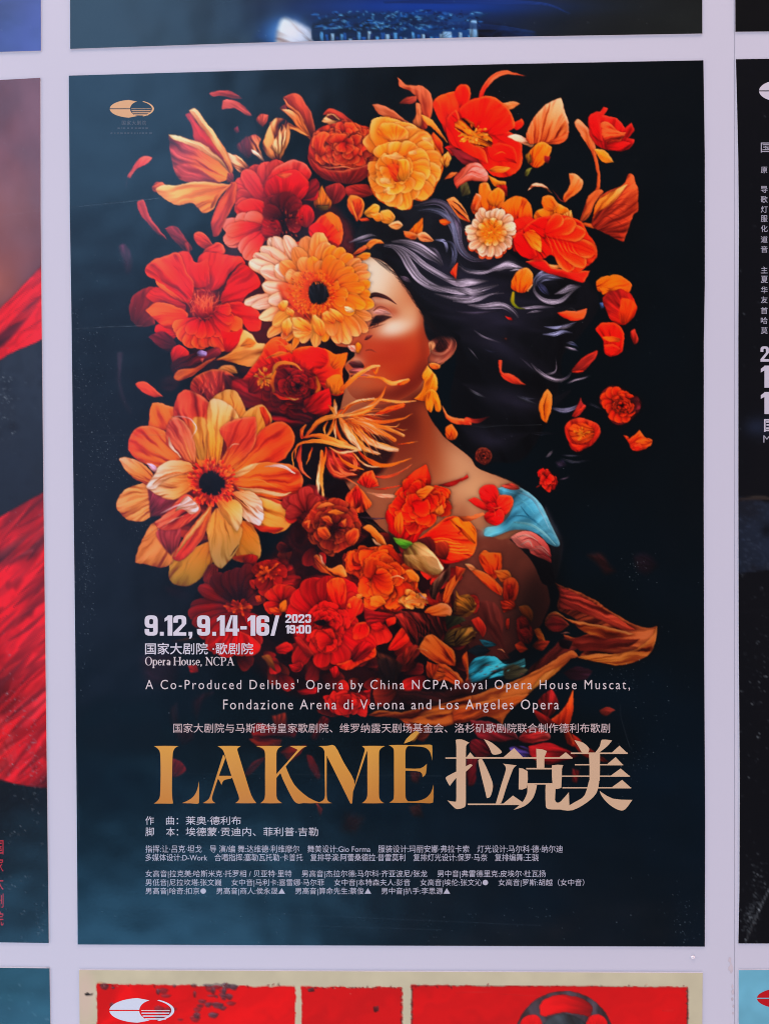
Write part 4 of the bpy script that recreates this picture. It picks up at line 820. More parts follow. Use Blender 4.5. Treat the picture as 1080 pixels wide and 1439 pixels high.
    D('830,620 900,630 1000,660 1110,700 1000,720 900,700', (190,60,34), '800,600 1090,690'); D('690,522 760,462 880,430 1002,445 1052,502 1042,572 962,617 850,602 740,572', [(236,120,50),(230,100,44),(214,80,40)], '690,530 1050,510'); S('860,450 940,440 1020,480', (4,22,6), (252,220,170), a=.85); S('710,555 820,580 940,600 1000,585', (4,24,24,4), (252,206,130), a=.85); S('720,520 820,520 920,560', (3,8,3), (246,170,90), a=.6); F('680,495 760,440 830,430 780,470 700,510', (250,190,110), soft=1)
    D('700,602 800,612 920,652 1022,700 982,772 900,802 830,762 802,722', [(214,100,40),(246,180,84),(236,150,70)], '690,590 1010,730', streak=.4); F('780,760 860,770 960,780 920,805 840,800', (196,66,36), soft=1)
    D('700,762 760,750 812,822 824,922 782,962 690,942 680,862', DO, '680,720 790,950', streak=.25); F('680,935 760,925 800,950 740,965', (206,86,34), soft=.7)
    D('345,1002 380,942 470,902 560,860 567,962 500,1052 420,1087 360,1072', [(226,110,30),(244,176,64),(246,196,96)], '560,800 380,1070'); D('530,1042 560,980 602,992 572,1082 545,1090', (184,66,40), '580,980 550,1090')
    D('164,962 180,892 230,792 290,740 352,782 382,862 352,962 290,987 220,972', [(166,80,56),(214,132,70),(222,146,84)], '400,720 170,960'); F('270,800 330,740 400,770 400,860 350,930 300,880', (140,60,52), soft=2, streak=.2)
    D('64,662 80,602 140,560 222,545 247,602 242,702 180,742 110,722', [(196,110,60),(226,152,80),(226,150,86)], '300,600 65,660'); F('220,560 300,600 380,610 320,700 240,720 235,640', (130,56,56), soft=2, streak=.2)
    D('78,412 110,402 180,430 242,490 232,547 170,512 110,462', [(190,90,40),(226,140,70),(236,170,110)], '260,540 80,410'); F('215,430 260,440 290,480 250,475', (230,170,150), soft=.8)
    D('268,752 340,692 402,620 442,608 502,660 492,702 402,772 300,782', [(170,60,44),(190,76,52),(196,90,66)], '500,640 280,770', streak=.35); F('375,690 400,640 440,608 500,660 495,690 460,705 420,680', (244,196,146), streak=.25, soft=.6); S('290,700 340,680 400,650', (4,12,6), (246,200,170), a=.7); S('300,778 350,740 420,715', (3,8,3), (240,180,140), a=.7)
    D('245,572 320,520 400,485 462,490 466,560 402,602 330,617', [(214,110,40),(244,170,90),(250,206,140)], '480,540 250,570', streak=.35); D('223,557 270,490 310,440 370,420 442,430 474,470 402,480 322,510 260,562', [(226,140,70),(246,196,124),(252,222,164)], '470,470 230,555', streak=.25); S('250,550 310,500 380,480 450,478', (3,8,8,3), (190,90,40), a=.8)
    D('367,937 420,852 500,742 566,660 552,742 502,852 420,942', [(220,110,50),(190,76,46),(176,60,46)], '565,660 380,935', streak=.3); S('370,935 430,850 500,760 562,665', (4,14,22,4), (250,196,110), a=.85)
    D('560,852 553,762 600,678 652,742 722,782 717,852 682,922 620,992 580,952', DY, '605,680 620,990'); S('715,870 690,905 670,930', (3,8,3), (60,26,20), a=.8); S('640,720 680,770 700,785', (3,12,4), (150,60,30), a=.8)
    D('690,592 760,580 822,622 847,702 822,762 750,722 720,652', [(226,140,76),(244,186,120),(250,212,160)], '690,600 830,740', streak=.5); D('600,642 660,620 722,652 727,722 702,792 640,712', DY, '610,630 705,785', streak=.2)
    motif('flower_centre', 'printed_flower@%d' % dah, 'black disc ringed with red stamens')
    B(575,535,125,115,0,(150,40,20),.85,2); dots(575,533,74,130,170,11,[(226,70,30),(240,100,44),(196,50,24),(250,140,70)],11,.95); F('503,535 520,490 565,470 620,490 640,540 620,590 570,602 520,580', (14,10,12), streak=.3, wob=.6); dots(570,535,60,80,36,8,[(150,40,20),(206,70,30)],12)
    tune(dah, (.98, 1.0, .95)); tune(cos, (1., 1., .8))
    # --- golden gerbera
    org('M')
    ger = motif('printed_flower', label='golden gerbera with cream left petals covering the face')
    CP = [(200,90,40),(238,180,136),(250,216,194)]; PE = [(206,84,16),(232,142,56),(244,184,116)]; OY = [(204,76,6),(236,134,16),(246,168,50)]; CY = [(196,90,20),(244,186,80),(248,206,120)]
    F('200,200 400,120 620,90 860,220 940,420 900,660 760,820 480,860 280,780 180,560', (176,70,32), streak=.5)
    rays(580,500,90,[(200,84,64,CP),(240,70,60,CP),(140,150,60,CP),(320,66,56,CP),(90,205,62,CP),(60,255,62,CP),(130,330,64,CP),(15,575,50,CP),(70,600,44,CP),(130,690,52,[(190,80,40),(232,160,110),(246,196,150)]),(190,830,48,PE),(380,930,26,OY),(340,860,34,OY),(300,840,40,[(150,50,26),(206,100,50),(226,130,70)]),
        (480,70,74,PE),(590,34,80,PE),(640,110,66,PE),(700,140,64,OY),(770,150,60,OY),(830,195,56,OY),(900,240,54,PE),(955,290,50,PE),(975,350,46,PE),(975,420,50,OY),(975,500,54,OY),(1005,590,56,OY),(985,690,50,PE),(955,790,54,PE),(890,820,56,PE),(820,880,60,PE),(740,880,50,PE),(630,870,52,OY),(560,912,44,CY),(460,880,54,CY)], 50, PE, seed=14, q=2.6, rim=(250,210,150), ra=.5, streak=.26, bend=.04, wob=.1, dark=.25, shd=.35, fold=.2)
    rays(580,500,100,[(250,300,60,CP),(150,440,60,CP),(200,560,60,CP),(300,260,60,PE),(400,150,60,PE),(440,230,60,PE),(520,220,56,OY),(600,250,56,PE),(690,210,56,OY),(760,250,54,OY),(840,300,52,OY),(880,370,50,OY),(930,450,50,OY),(900,540,52,OY),(940,600,50,OY),(860,640,54,OY),(230,740,52,CY),(320,800,44,CY),(700,820,56,PE)], 50, OY, seed=17, q=2.6, rim=(252,200,120), ra=.45, streak=.26, bend=.05, wob=.1, dark=.25, shd=.35, fold=.2)
    F('270,440 330,420 400,470 400,560 520,640 520,720 440,700 360,640 300,540', (170,56,34), soft=4, a=.8, streak=.4)
    rays(580,500,110,[(330,350,50,[(226,110,30),(240,160,84),(250,200,140)]),(390,350,46,PE),(740,440,44,OY),(800,500,46,OY),(780,570,46,OY)], 46, OY, seed=19, q=5, rim=(255,214,140), ra=.5)
    for q, c in (('540,660 570,680 615,720 625,790 600,825 555,780 540,720',CY),('610,655 650,640 700,690 690,730 640,715',CY),('665,620 720,640 765,680 755,720 700,690',CY),('385,740 450,780 510,770 520,800 470,830 410,820',[(226,150,60),(248,206,120),(250,212,140)]),('380,690 440,690 510,740 520,780 460,780 400,750',CY),('310,720 350,690 372,740 350,810 315,790',CY),('345,610 385,640 375,670 345,650',CY),('285,590 320,560 345,570 320,630 295,620',CY),('780,600 820,605 850,630 800,635',(255,222,160)),('330,905 370,880 375,950',(226,120,40)),('810,900 850,900 865,940 830,930',(246,190,170))): F(q, c, rim=(255,230,180), ra=.3, streak=.2, lit=.1, grow=1.3, dark=.12, sh=.25)
    for q in ('490,110 530,200 500,330','320,150 330,240','210,180 260,260','760,330 850,310 930,300','700,560 800,590 900,600','720,470 830,450 950,440','660,330 740,250 800,210','860,470 900,480 940,500'): S(q, (2,7,2), (206,104,40), a=.55)
    org('M'); F('860,890 880,870 905,900 885,955 862,940', (240,160,40))
    motif('flower_centre', 'printed_flower@%d' % ger, 'dark disc ringed with bright orange florets')
    B(545,490,150,150,0,(206,84,20),.8,2); dots(548,490,88,165,240,9,[(240,112,24),(250,146,40),(226,90,16),(255,170,70)],21); dots(510,500,110,170,70,9,[(226,84,20),(244,130,40)],22); F('505,500 520,440 570,412 630,440 656,500 630,565 575,585 525,560', (30,28,32), streak=.4, wob=.5); dots(580,500,70,92,50,6,[(190,80,16),(240,130,30)],23)
    # --- lower flowers
    org('Z'); motif('printed_petals', label='maroon petals filling the shade between the lower flowers'); fill_petals()
    org('H')
    motif('printed_flower', label='dark maroon rose with copper folds'); F('70,780 110,610 180,590 210,650 330,680 400,740 500,860 470,900 380,960 260,990 170,930', (88,28,30), soft=2, streak=.4)
    rays(120,760,20,[(0,660,50),(60,640,44),(120,596,50),(190,650,44),(10,740,46)], 46, [(90,26,26),(140,50,46),(160,64,58)], seed=2, q=5)
    peony(290,830,170,150,(70,16,18),(126,42,34),(170,72,46),4,31,rim=(214,120,70),ra=.55)
    for q, c in (('185,720 240,688 295,710 250,715',(206,120,70)),('255,750 300,735 350,752 300,762',(226,140,60)),('215,775 260,770 280,810 240,800',(206,96,50)),('190,840 240,830 265,880 235,910 195,880',(206,96,50)),('355,880 400,840 432,850 420,920 370,940',(206,84,46)),('330,800 360,785 350,830',(214,104,56)),('110,800 150,790 140,840 115,835',(196,80,50))): F(q, c, rim=(244,170,100))
    motif('printed_leaf'); F('458,838 490,820 540,860 590,930 610,960 570,962 520,900', [(110,56,20),(226,140,56),(240,176,90)], '600,960 460,830', rim=(250,200,130)); F('510,905 560,940 580,965 530,935', (246,220,180)); F('600,860 640,890 680,990 640,980', (44,36,28), soft=1)
    org('J')
    motif('printed_flower', label='dark red daisy with orange stamens behind the date'); DK = [(40,12,14),(96,30,32),(120,42,42)]
    rays(650,300,30,[(370,290,44,[(70,14,16),(130,34,36),(150,44,42)]),(410,190,44,[(60,14,16),(150,40,38),(176,56,48)]),(500,110,56),(580,90,50),(640,70,50),(700,50,46),(750,110,46),(770,180,40),(800,230,40)], 46, DK, seed=4, q=4, rim=(150,60,56), ra=.4)
    rays(650,310,30,[(355,350,40),(380,400,44),(420,480,44),(480,560,60),(560,600,66),(640,590,60),(700,560,50),(770,530,50),(800,420,46)], 50, [(90,14,18),(176,36,34),(206,60,48)], seed=6, q=6, rim=(226,90,70), ra=.5)
    F('470,500 560,440 680,450 770,520 760,570 690,590 680,520 600,560 540,560 500,580', [(120,20,22),(190,40,36),(206,60,48)], '640,420 620,580', streak=.3, rim=(226,90,60)); B(650,320,50,40,0,(150,40,26),.8); dots(645,305,0,75,70,14,[(226,110,44),(206,70,30),(150,40,24)],14,.6)
    motif('printed_flower', label='small red flowers with orange stamens under the dahlia'); F('760,60 900,20 980,110 920,220 780,240 720,180', (110,26,24), soft=3, streak=.5); rays(830,110,10,[(740,60,40),(800,30,44),(880,40,44),(930,90,40),(900,170,40),(800,240,46),(750,180,40)], 40, [(80,14,14),(150,34,28),(186,50,36)], seed=3, q=6, rim=(214,80,50), ra=.4); dots(820,100,0,66,60,13,[(226,80,36),(246,120,50),(150,40,20)],15,.8)
    rays(900,280,10,[(830,200,50),(900,170,56),(980,200,50),(1010,270,50),(980,330,40),(850,340,40),(800,320,40)], 46, [(100,14,14),(190,40,30),(214,70,44)], seed=5, q=6, rim=(240,120,60), ra=.5)
    F('885,330 890,280 920,262 930,300 910,330', (244,140,40)); F('820,310 870,300 890,335 840,332', (226,100,40)); F('745,240 775,235 780,270 755,275', (236,110,40)); F('715,150 740,145 745,200 720,190', (196,60,40)); F('1010,160 1080,140 1090,220 1040,240', (176,34,30))
    org('K')
    motif('printed_flower', label='deep red peony with ragged heart'); F('20,280 130,140 250,120 400,160 460,250 420,380 540,540 400,660 280,620 120,600 60,480', (92,16,20), soft=3, streak=.4)
    rays(230,380,40,[(20,300,70),(70,200,80),(160,130,80),(250,120,70),(400,160,90),(450,260,70),(420,440,70),(390,560,80),(520,560,80),(330,640,70),(170,590,60),(80,480,56),(60,640,50),(210,660,50)], 70, [(70,8,12),(160,24,26),(196,42,36)], seed=7, q=7, rim=(224,80,56), ra=.55, ns=6)
    F('245,170 280,135 340,140 360,200 350,280 300,290 260,240', [(150,20,18),(214,60,28),(226,90,40)], '310,290 300,140', streak=.35, rim=(240,130,60)); F('360,290 400,240 455,260 430,330 380,410 355,350', [(160,20,18),(214,44,28),(230,90,44)], '370,400 440,260', streak=.3, rim=(246,130,70)); F('360,290 380,280 385,310 365,310', (240,110,50))
    peony(235,400,130,120,(60,6,10),(150,22,22),(196,44,34),5,33,rim=(226,84,60),ra=.45); ruffle('150,460 330,450 320,540 250,560 170,540', (90,10,12),(176,30,26),(214,60,40), 22, 60, 8); F('170,390 220,375 240,395 200,408', (20,8,10))
    F('300,642 400,602 480,570 530,538 522,592 442,632 362,672', [(150,20,18),(220,50,28),(240,110,44)], '400,560 440,650', streak=.25, rim=(250,140,60)); F('390,560 470,500 520,530 480,590 400,620', (130,20,22), streak=.3); F('405,420 440,390 490,395 490,460 430,492 400,480', [(150,20,18),(210,40,28),(230,80,40)], '440,400 420,490', rim=(240,120,60))
    F('60,480 90,475 170,580 130,590 90,540', (150,40,36), rim=(190,80,60)); F('30,650 80,622 105,640 90,675 50,680', (196,36,32), rim=(230,90,60)); F('0,530 40,515 50,550 10,570', (206,36,30)); F('260,670 300,650 320,690 290,722', (170,30,30)); F('70,790 190,770 180,805 100,810', (150,28,30), soft=1)
    motif('printed_petal'); F('600,552 640,482 690,428 737,448 732,492 672,542 625,562', [(170,24,20),(214,46,30),(232,84,44)], '610,555 720,440', rim=(250,130,60), streak=.25)
    motif('printed_flower', label='burnt orange carnation, tightly ruffled'); F('355,60 380,10 480,-40 600,-40 660,40 740,100 780,200 830,290 700,310 640,330 560,310 470,280 440,150 380,100', [(150,40,16),(214,84,30),(226,110,44)], '560,320 540,-30', streak=.4)
    ruffle('365,60 400,0 560,-50 660,50 740,110 770,210 690,290 560,300 480,240 450,130', (140,26,8),(206,62,18),(232,96,34), 70, 84, 12, rim=(246,140,60), ra=.55)
    ruffle('680,240 760,200 830,285 800,310 700,300', (206,90,30),(244,150,70),(250,190,110), 18, 40, 13); F('500,250 560,240 590,280 540,300 500,290', (240,130,50), rim=(250,180,90)); F('700,90 740,85 782,130 770,160 730,140', (226,130,50), rim=(250,190,100)); F('420,230 450,222 455,245 425,248', (246,160,80)); S('620,130 660,122 690,140', (4,10,4), (255,200,150))
    motif('printed_leaf'); F('170,20 190,0 260,80 330,60 365,120 320,130 250,110 200,90', [(120,50,30),(220,120,56),(240,160,80)], '180,10 365,125', streak=.4, rim=(246,180,110)); F('200,0 215,10 245,70 220,50', (250,200,170)); F('480,400 460,310 560,332 642,352 560,402 520,420', (110,22,24), streak=.3, rim=(150,40,36)); F('500,410 560,390 580,430 530,445', (186,40,30)); F('590,380 640,360 645,400 600,420', (206,50,30), rim=(236,90,50))
    F('660,330 760,330 900,360 930,420 900,520 860,560 800,480 760,480 660,400', (62,24,20), soft=1.5, streak=.7, ns=16); F('640,350 700,340 760,380 780,520 760,540 700,430', (88,28,22), streak=.6)
    for k in range(10): S([(670+20*k, 340), (760+10*k, 400+6*k), (770+6*k, 520)], (2,7,2), [(120,40,30),(30,14,14)][k % 2], a=.6)
    F('530,560 600,590 690,640 640,740 560,700', (60,34,24), soft=3, streak=.4); F('690,560 760,520 800,560 720,640 690,620', (110,40,26), soft=1.5, streak=.4); F('540,620 600,600 650,680 620,760 560,740', (38,22,20), soft=3)
    motif('printed_bud', label='pale cream closed bud'); org('H'); F('688,992 730,935 792,924 860,980 914,1052 920,1080 880,1110 780,1085 710,1052', [(110,90,56),(176,152,104),(206,184,140)], '740,940 900,1090', streak=.2, ns=6, lit=.35); F('630,895 720,908 742,930 702,962 650,932', (84,132,50), rim=(150,180,90))
    org('K'); F('690,0 760,60 860,130 915,120 900,60 860,10', [(176,152,104),(140,112,70),(90,70,44)], '720,0 900,120', streak=.2, soft=1, a=.6)
    motif('printed_leaf', label='peach petal and orange twist beside the arm'); F('850,180 960,60 960,130 900,200 880,260 850,240', (90,66,56), streak=.5, soft=1); F('920,270 930,200 960,150 1010,110 1055,80 1020,140 970,220 945,290', [(200,90,36),(226,120,56),(220,104,50)], '930,290 1050,85', streak=.5, ns=14, rim=(246,170,100)); F('820,332 850,300 920,284 966,310 962,362 880,352', [(214,110,44),(236,150,80),(246,186,120)], '830,340 960,320', rim=(255,210,150)); S('830,270 800,265 720,270', (20,30,20), (240,160,90)); S('780,220 800,240 830,255', (4,8,3), (150,130,140))
    F('930,502 960,440 1080,410 1110,480 1050,520 980,530', [(60,56,30),(120,104,60),(150,136,84)], '940,500 1100,430', streak=.5, ns=14); F('1000,250 1080,230 1120,300 1060,360 980,330', (126,96,48), streak=.4, soft=1); F('940,360 1010,350 1060,380 990,410 950,440', (52,56,38), soft=1)
    motif('printed_leaf', label='large curled orange leaf under the olive leaves'); F('790,552 810,490 860,466 922,510 982,560 992,642 922,642 840,602', [(196,96,36),(236,132,60),(244,160,86)], '985,640 820,480', streak=.4, ns=14, rim=(252,196,120)); S('772,546 800,548 830,556', (4,8,6), (246,180,120)); F('860,640 930,640 1000,690 1045,760 1060,700 1030,600 1060,560 1070,740 1040,790 960,740 900,720', (206,106,50), streak=.5, rim=(240,160,90)); F('830,700 900,640 940,700 900,740', (226,130,60), soft=1, streak=.4); S('930,660 1000,690 1050,750', (5,16,4), (236,160,100)); F('830,620 900,650 860,720 830,700', (190,90,40), streak=.3)
    # arm flowers
    org('L')
    motif('printed_flower', label='orange blossoms running down the bare arm'); org('I'); F('120,902 150,868 187,890 232,900 237,982 192,1024 142,962', [(190,60,20),(236,96,36),(244,120,50)], '190,1040 150,870', streak=.3, rim=(250,150,80)); org('L'); F('50,50 90,70 162,100 242,172 236,212 200,192 130,132', [(220,80,30),(236,110,50),(244,150,90)], '230,200 55,55', streak=.3, rim=(250,180,110)); F('46,48 80,50 110,75 80,80', (244,180,120))
    F('130,-10 236,-10 232,82 202,102 150,82', [(220,70,26),(238,100,36),(240,110,46)], '200,100 180,-10', streak=.35, rim=(250,150,70)); F('200,82 270,80 292,122 240,142', (242,140,56), rim=(255,190,110)); F('250,132 300,118 327,162 312,232 280,262 250,232', [(160,50,24),(216,80,40),(232,116,60)], '280,260 300,125', rim=(244,140,80)); F('260,160 290,150 300,210 275,230', (150,44,26)); F('235,240 300,240 310,275 250,300', (206,84,40), streak=.4); S('190,100 210,150 235,205', (4,10,4), (250,140,60), a=.7)
    F('328,272 370,263 402,300 396,347 350,312', (236,146,60), rim=(252,200,110)); F('315,340 360,318 404,402 382,462 330,442', (150,44,36), streak=.4); F('330,330 365,325 385,360 350,375', (196,64,46)); F('330,390 370,380 395,420 360,440', (180,50,40), rim=(214,90,60)); F('410,392 440,384 473,452 430,442', (232,140,56), rim=(250,190,100)); F('310,472 340,450 377,490 342,512', (196,90,44)); F('395,480 430,445 490,450 450,500', (140,62,40), soft=1); F('80,342 120,324 157,382 142,432 105,382', (186,62,42), rim=(226,110,80)); F('262,340 280,330 275,390 262,385', (190,70,40)); S('215,492 240,495 255,508', (3,7,3), (236,190,150)); S('410,360 440,355 460,350', (3,5,2), (120,60,40), a=.7)
    F('0,60 50,70 10,130 0,140', (170,70,40)); F('0,180 30,220 95,225 90,280 20,310 0,300', (146,110,52), streak=.4); F('0,400 60,380 110,405 60,450 0,470', (116,100,56), streak=.5)
    # trailing leaf to the right
    motif('printed_leaf', label='long bronze leaf trailing away from the elbow')
    LB = [(110,52,34),(150,80,50),(176,104,64)]
    F('380,600 470,520 560,440 620,440 640,480 580,540 500,600 400,660', (84,34,26), soft=2, streak=.3)
    F('642,532 592,545 540,592 460,642 380,722 300,762 200,802 100,832 -20,852 -20,772 120,722 300,662 420,602 520,542 600,500', [(150,76,40),(194,118,62),(150,82,48)], '-20,820 640,520', streak=.4, ns=18, fan=False, rim=(226,150,90)); F('600,540 540,600 480,650 420,690 370,735 400,690 450,630 530,585', (226,160,84), streak=.3)
    F('520,145 602,180 722,230 802,290 902,350 1002,380 1052,370 1042,432 1022,492 962,542 862,572 782,567 702,542 642,532 700,480 600,470 560,420 640,430 700,410 620,332 530,282 542,212', LB, '560,440 1040,400', streak=.45, ns=18, rim=(214,130,80)); F('530,160 620,200 740,260 840,330 940,390 860,390 740,330 620,290 540,275 545,210', [(140,56,44),(166,74,54),(150,66,46)], '540,230 930,390', streak=.4, ns=16)
    F('465,362 480,312 520,294 570,330 622,345 722,360 842,392 932,417 842,432 722,432 700,420 640,380 600,350 540,320 500,345 490,392', [(170,80,50),(222,140,74),(190,100,56)], '470,350 930,415', streak=.45, ns=16, rim=(246,190,120)); F('470,360 500,315 560,335 590,365 540,400 495,390', (120,40,34), rim=(200,120,80))
    F('640,532 722,515 842,515 942,490 1012,440 1052,372 1034,482 962,547 862,572 762,562', [(200,126,62),(226,152,80),(190,108,60)], '650,535 1040,430', streak=.4, ns=16, rim=(236,170,100)); F('600,440 700,420 830,440 960,440 900,480 760,490 650,500', (132,54,38), soft=1.5, streak=.4); F('540,440 610,450 590,490 540,480', (20,12,14), soft=1)
    S('545,410 580,406 595,408', (3,6,3), (220,150,120)); F('560,612 640,580 712,600 682,652 600,652', (52,28,34), soft=1.5)
    motif('printed_leaf', label='amber flowing leaf behind the lettering'); org('K'); F('490,932 560,905 660,920 760,900 900,870 1080,820 1090,930 960,992 840,990 740,972 640,950 560,945', [(196,112,54),(202,116,58),(176,94,48)], '490,930 1080,880', streak=.5, ns=16, fan=False, rim=(230,150,84)); F('780,930 900,880 1000,870 960,930 860,960', (214,126,60), soft=2, streak=.4); F('680,960 760,980 860,1010 820,1080 780,1080 740,1040', (170,80,40), streak=.4, soft=.7); F('720,1080 740,1040 790,1030 760,1080', (206,150,70))
    F('640,780 760,790 900,800 1000,760 1080,720 1080,800 900,860 780,880 700,860', (74,32,26), soft=3, streak=.5)
    org('L'); F('-10,802 120,770 260,740 382,722 300,800 250,852 240,900 222,872 160,842 60,872 -10,882', [(170,80,40),(206,116,60),(190,96,50)], '-10,840 380,725', streak=.45, ns=16, fan=False, rim=(236,160,90))
    motif('printed_flower', label='dusky pink blossom behind the Chinese title'); F('70,862 160,868 300,922 322,962 200,972 120,952', (122,42,52), streak=.35, rim=(190,120,130)); F('330,952 400,902 482,930 492,962 400,982 340,975', [(120,30,40),(170,62,62),(190,90,90)], '330,960 490,940', streak=.35, rim=(206,130,130)); F('430,760 500,700 540,780 480,860 450,830', (110,34,34), soft=1, streak=.3); F('400,800 470,840 520,880 500,920 440,870', (126,40,36), soft=1); F('280,1002 360,1000 420,1050 330,1060', (96,84,150), soft=1, streak=.4); F('380,1000 480,980 560,1010 640,1050 500,1090 400,1060', (146,40,46), streak=.4); F('90,960 160,980 180,1043 120,1060 70,1010', (96,28,38), streak=.3, soft=1)
    motif('printed_petal', label='pointed rust petal beside the lettering'); F('500,862 570,792 612,708 607,832 592,922 632,1002 582,982 552,902', [(150,50,30),(192,76,40),(210,96,50)], '580,1000 605,720', streak=.35, rim=(226,130,80)); F('600,930 660,980 740,1040 800,1080 720,1070 640,1030', (130,46,30), soft=1, streak=.4); F('750,812 800,795 832,810 790,842 760,835', (110,50,42), soft=1.2)
    motif('printed_flower', label='red carnation behind the credit line'); org('K'); F('240,880 270,810 340,790 420,800 500,780 490,840 460,900 380,930 300,925 260,920', (150,26,28), streak=.4, soft=1); ruffle('250,870 280,810 420,800 495,785 455,895 380,925 300,920', (90,10,14),(186,34,32),(222,70,56), 30, 70, 17); F('150,1050 220,940 260,960 180,1080', (110,30,34), soft=2, streak=.4)
    org('J'); F('780,590 830,580 870,680 830,660', (120,80,44), soft=1); F('940,640 1000,620 1010,660 970,680', (176,36,32)); F('860,540 930,510 965,540 920,575 870,570', (196,40,34), rim=(226,80,56)); F('840,940 920,920 930,980 880,1040', (130,60,44), soft=2); F('720,1020 760,980 860,1000 940,1060 800,1090 730,1070', (120,36,36), soft=2, streak=.4)
    org('Z')
    for q in [(330,900,90,110,0,.8),(470,960,130,60,0,.8),(600,930,60,60,0,.8),(430,800,40,40,0,.8),(480,740,60,40,0,.85),(720,890,50,40,0,.8),(755,850,30,80,15,.5),(680,970,160,50,-15,.85),(760,1040,140,50,0,.62),(400,1050,200,50,0,.55),(850,880,110,60,10,.82),(650,880,45,60,0,.8),(420,560,70,50,20,.7),(290,520,80,40,0,.75),(395,290,60,50,0,.8),(480,240,60,40,0,.85),(250,860,60,70,0,.55),(820,600,90,90,0,.86),(865,440,50,60,0,.92),(560,620,60,70,0,.9),(740,820,50,60,0,.66),(860,330,60,60,0,.85),(330,790,60,50,0,.7)]: dim(*q)
    brushed([woman, hair, ear, cloak]); grade(1.3, .6, 1.07, [woman, hair, cloak])
    w = CV.ids == dah; c = CV.img[w]
    c[:, 1] *= np.interp(c[:, 1], [.2, .35, .5, .7], [.95, 1.06, 1.06, 1.04]); c[:, 0] *= .94; c[:, 2] *= 1.5
    CV.img[w] = np.clip(c, 0, 1)
    for i, (nm, par, lb) in enumerate(MOTIFS):
        if lb and ('bronze' in lb or 'amber flowing' in lb): tune(i, (.80, .88, 1.1))
        if lb and ('olive' in lb or 'peach petal' in lb or 'running down' in lb): tune(i, (.88, .82, .8))

# ---------------------------------------------------------------- materials
def lin(c):
    c = np.clip(np.asarray(c, float), 0, 1)
    return np.where(c <= .04045, c/12.92, ((c+.055)/1.055)**2.4)
def ink(c): return np.clip(lin(np.asarray(c, float)/255.)/LIGHT, 0, .94)
def node_mat(name, base=None, attr=None, rough=.4, spec=.5, grain=0., bump=0., bscale=300., stretch=(1, 1, 1), ripple=0.):
    m = bpy.data.materials.new(name); m.use_nodes = True
    nt = m.node_tree; b = nt.nodes['Principled BSDF']
    b.inputs['Roughness'].default_value = rough; b.inputs['Specular IOR Level'].default_value = spec
    tc = nt.nodes.new('ShaderNodeTexCoord'); mp = nt.nodes.new('ShaderNodeMapping'); mp.inputs['Scale'].default_value = stretch
    nt.links.new(tc.outputs['Object'], mp.inputs[0])
    if attr:
        a = nt.nodes.new('ShaderNodeAttribute'); a.attribute_name = attr; src = a.outputs['Color']
    else:
        a = nt.nodes.new('ShaderNodeRGB'); a.outputs[0].default_value = (*base, 1); src = a.outputs[0]
    if grain:
        n = nt.nodes.new('ShaderNodeTexNoise'); n.inputs['Scale'].default_value = bscale*.02; n.inputs['Detail'].default_value = 6
        r = nt.nodes.new('ShaderNodeMapRange'); r.inputs['To Min'].default_value = 1-grain; r.inputs['To Max'].default_value = 1+grain
        x = nt.nodes.new('ShaderNodeMix'); x.data_type = 'RGBA'; x.blend_type = 'MULTIPLY'; x.inputs['Factor'].default_value = 1
        nt.links.new(mp.outputs[0], n.inputs['Vector']); nt.links.new(n.outputs['Fac'], r.inputs['Value'])
        nt.links.new(src, x.inputs[6]); nt.links.new(r.outputs[0], x.inputs[7]); src = x.outputs[2]
    nt.links.new(src, b.inputs['Base Color'])
    if bump:
        n2 = nt.nodes.new('ShaderNodeTexNoise'); n2.inputs['Scale'].default_value = bscale; n2.inputs['Detail'].default_value = 3
        bp = nt.nodes.new('ShaderNodeBump'); bp.inputs['Strength'].default_value = bump; bp.inputs['Distance'].default_value = .001
        nt.links.new(mp.outputs[0], n2.inputs['Vector']); nt.links.new(n2.outputs['Fac'], bp.inputs['Height']); nt.links.new(bp.outputs[0], b.inputs['Normal'])
        if ripple:
            n3 = nt.nodes.new('ShaderNodeTexNoise'); n3.inputs['Scale'].default_value = 10; n3.inputs['Detail'].default_value = 2
            b3 = nt.nodes.new('ShaderNodeBump'); b3.inputs['Strength'].default_value = 1; b3.inputs['Distance'].default_value = ripple
            nt.links.new(tc.outputs['Object'], n3.inputs['Vector']); nt.links.new(n3.outputs['Fac'], b3.inputs['Height']); nt.links.new(b3.outputs[0], bp.inputs['Normal'])
    return m
M_PRINT = node_mat('printed_film', attr='ink', rough=.27, spec=.5, bump=.03, bscale=1300., stretch=(.22, 1, 1.3), ripple=.003)
M_MATT = node_mat('matt_printed_paper', attr='ink', rough=.75, spec=.2, bump=.03, bscale=1300., stretch=(.22, 1, 1.3))
M_TEXT = node_mat('printed_letter', attr='ink', rough=.27, spec=.5, bump=.03, bscale=1300., stretch=(.22, 1, 1.3), ripple=.003)
M_EDGE = node_mat('paper_edge', base=(.62, .62, .64), rough=.6, grain=.06, bscale=900)
M_WALL = node_mat('lilac_white_panel', base=(.645, .67, .70), rough=.5, spec=.4, grain=.035, bump=.03, bscale=220.)
M_SEAM = node_mat('panel_seam', base=(.16, .15, .17), rough=.8, grain=.2, bscale=900)

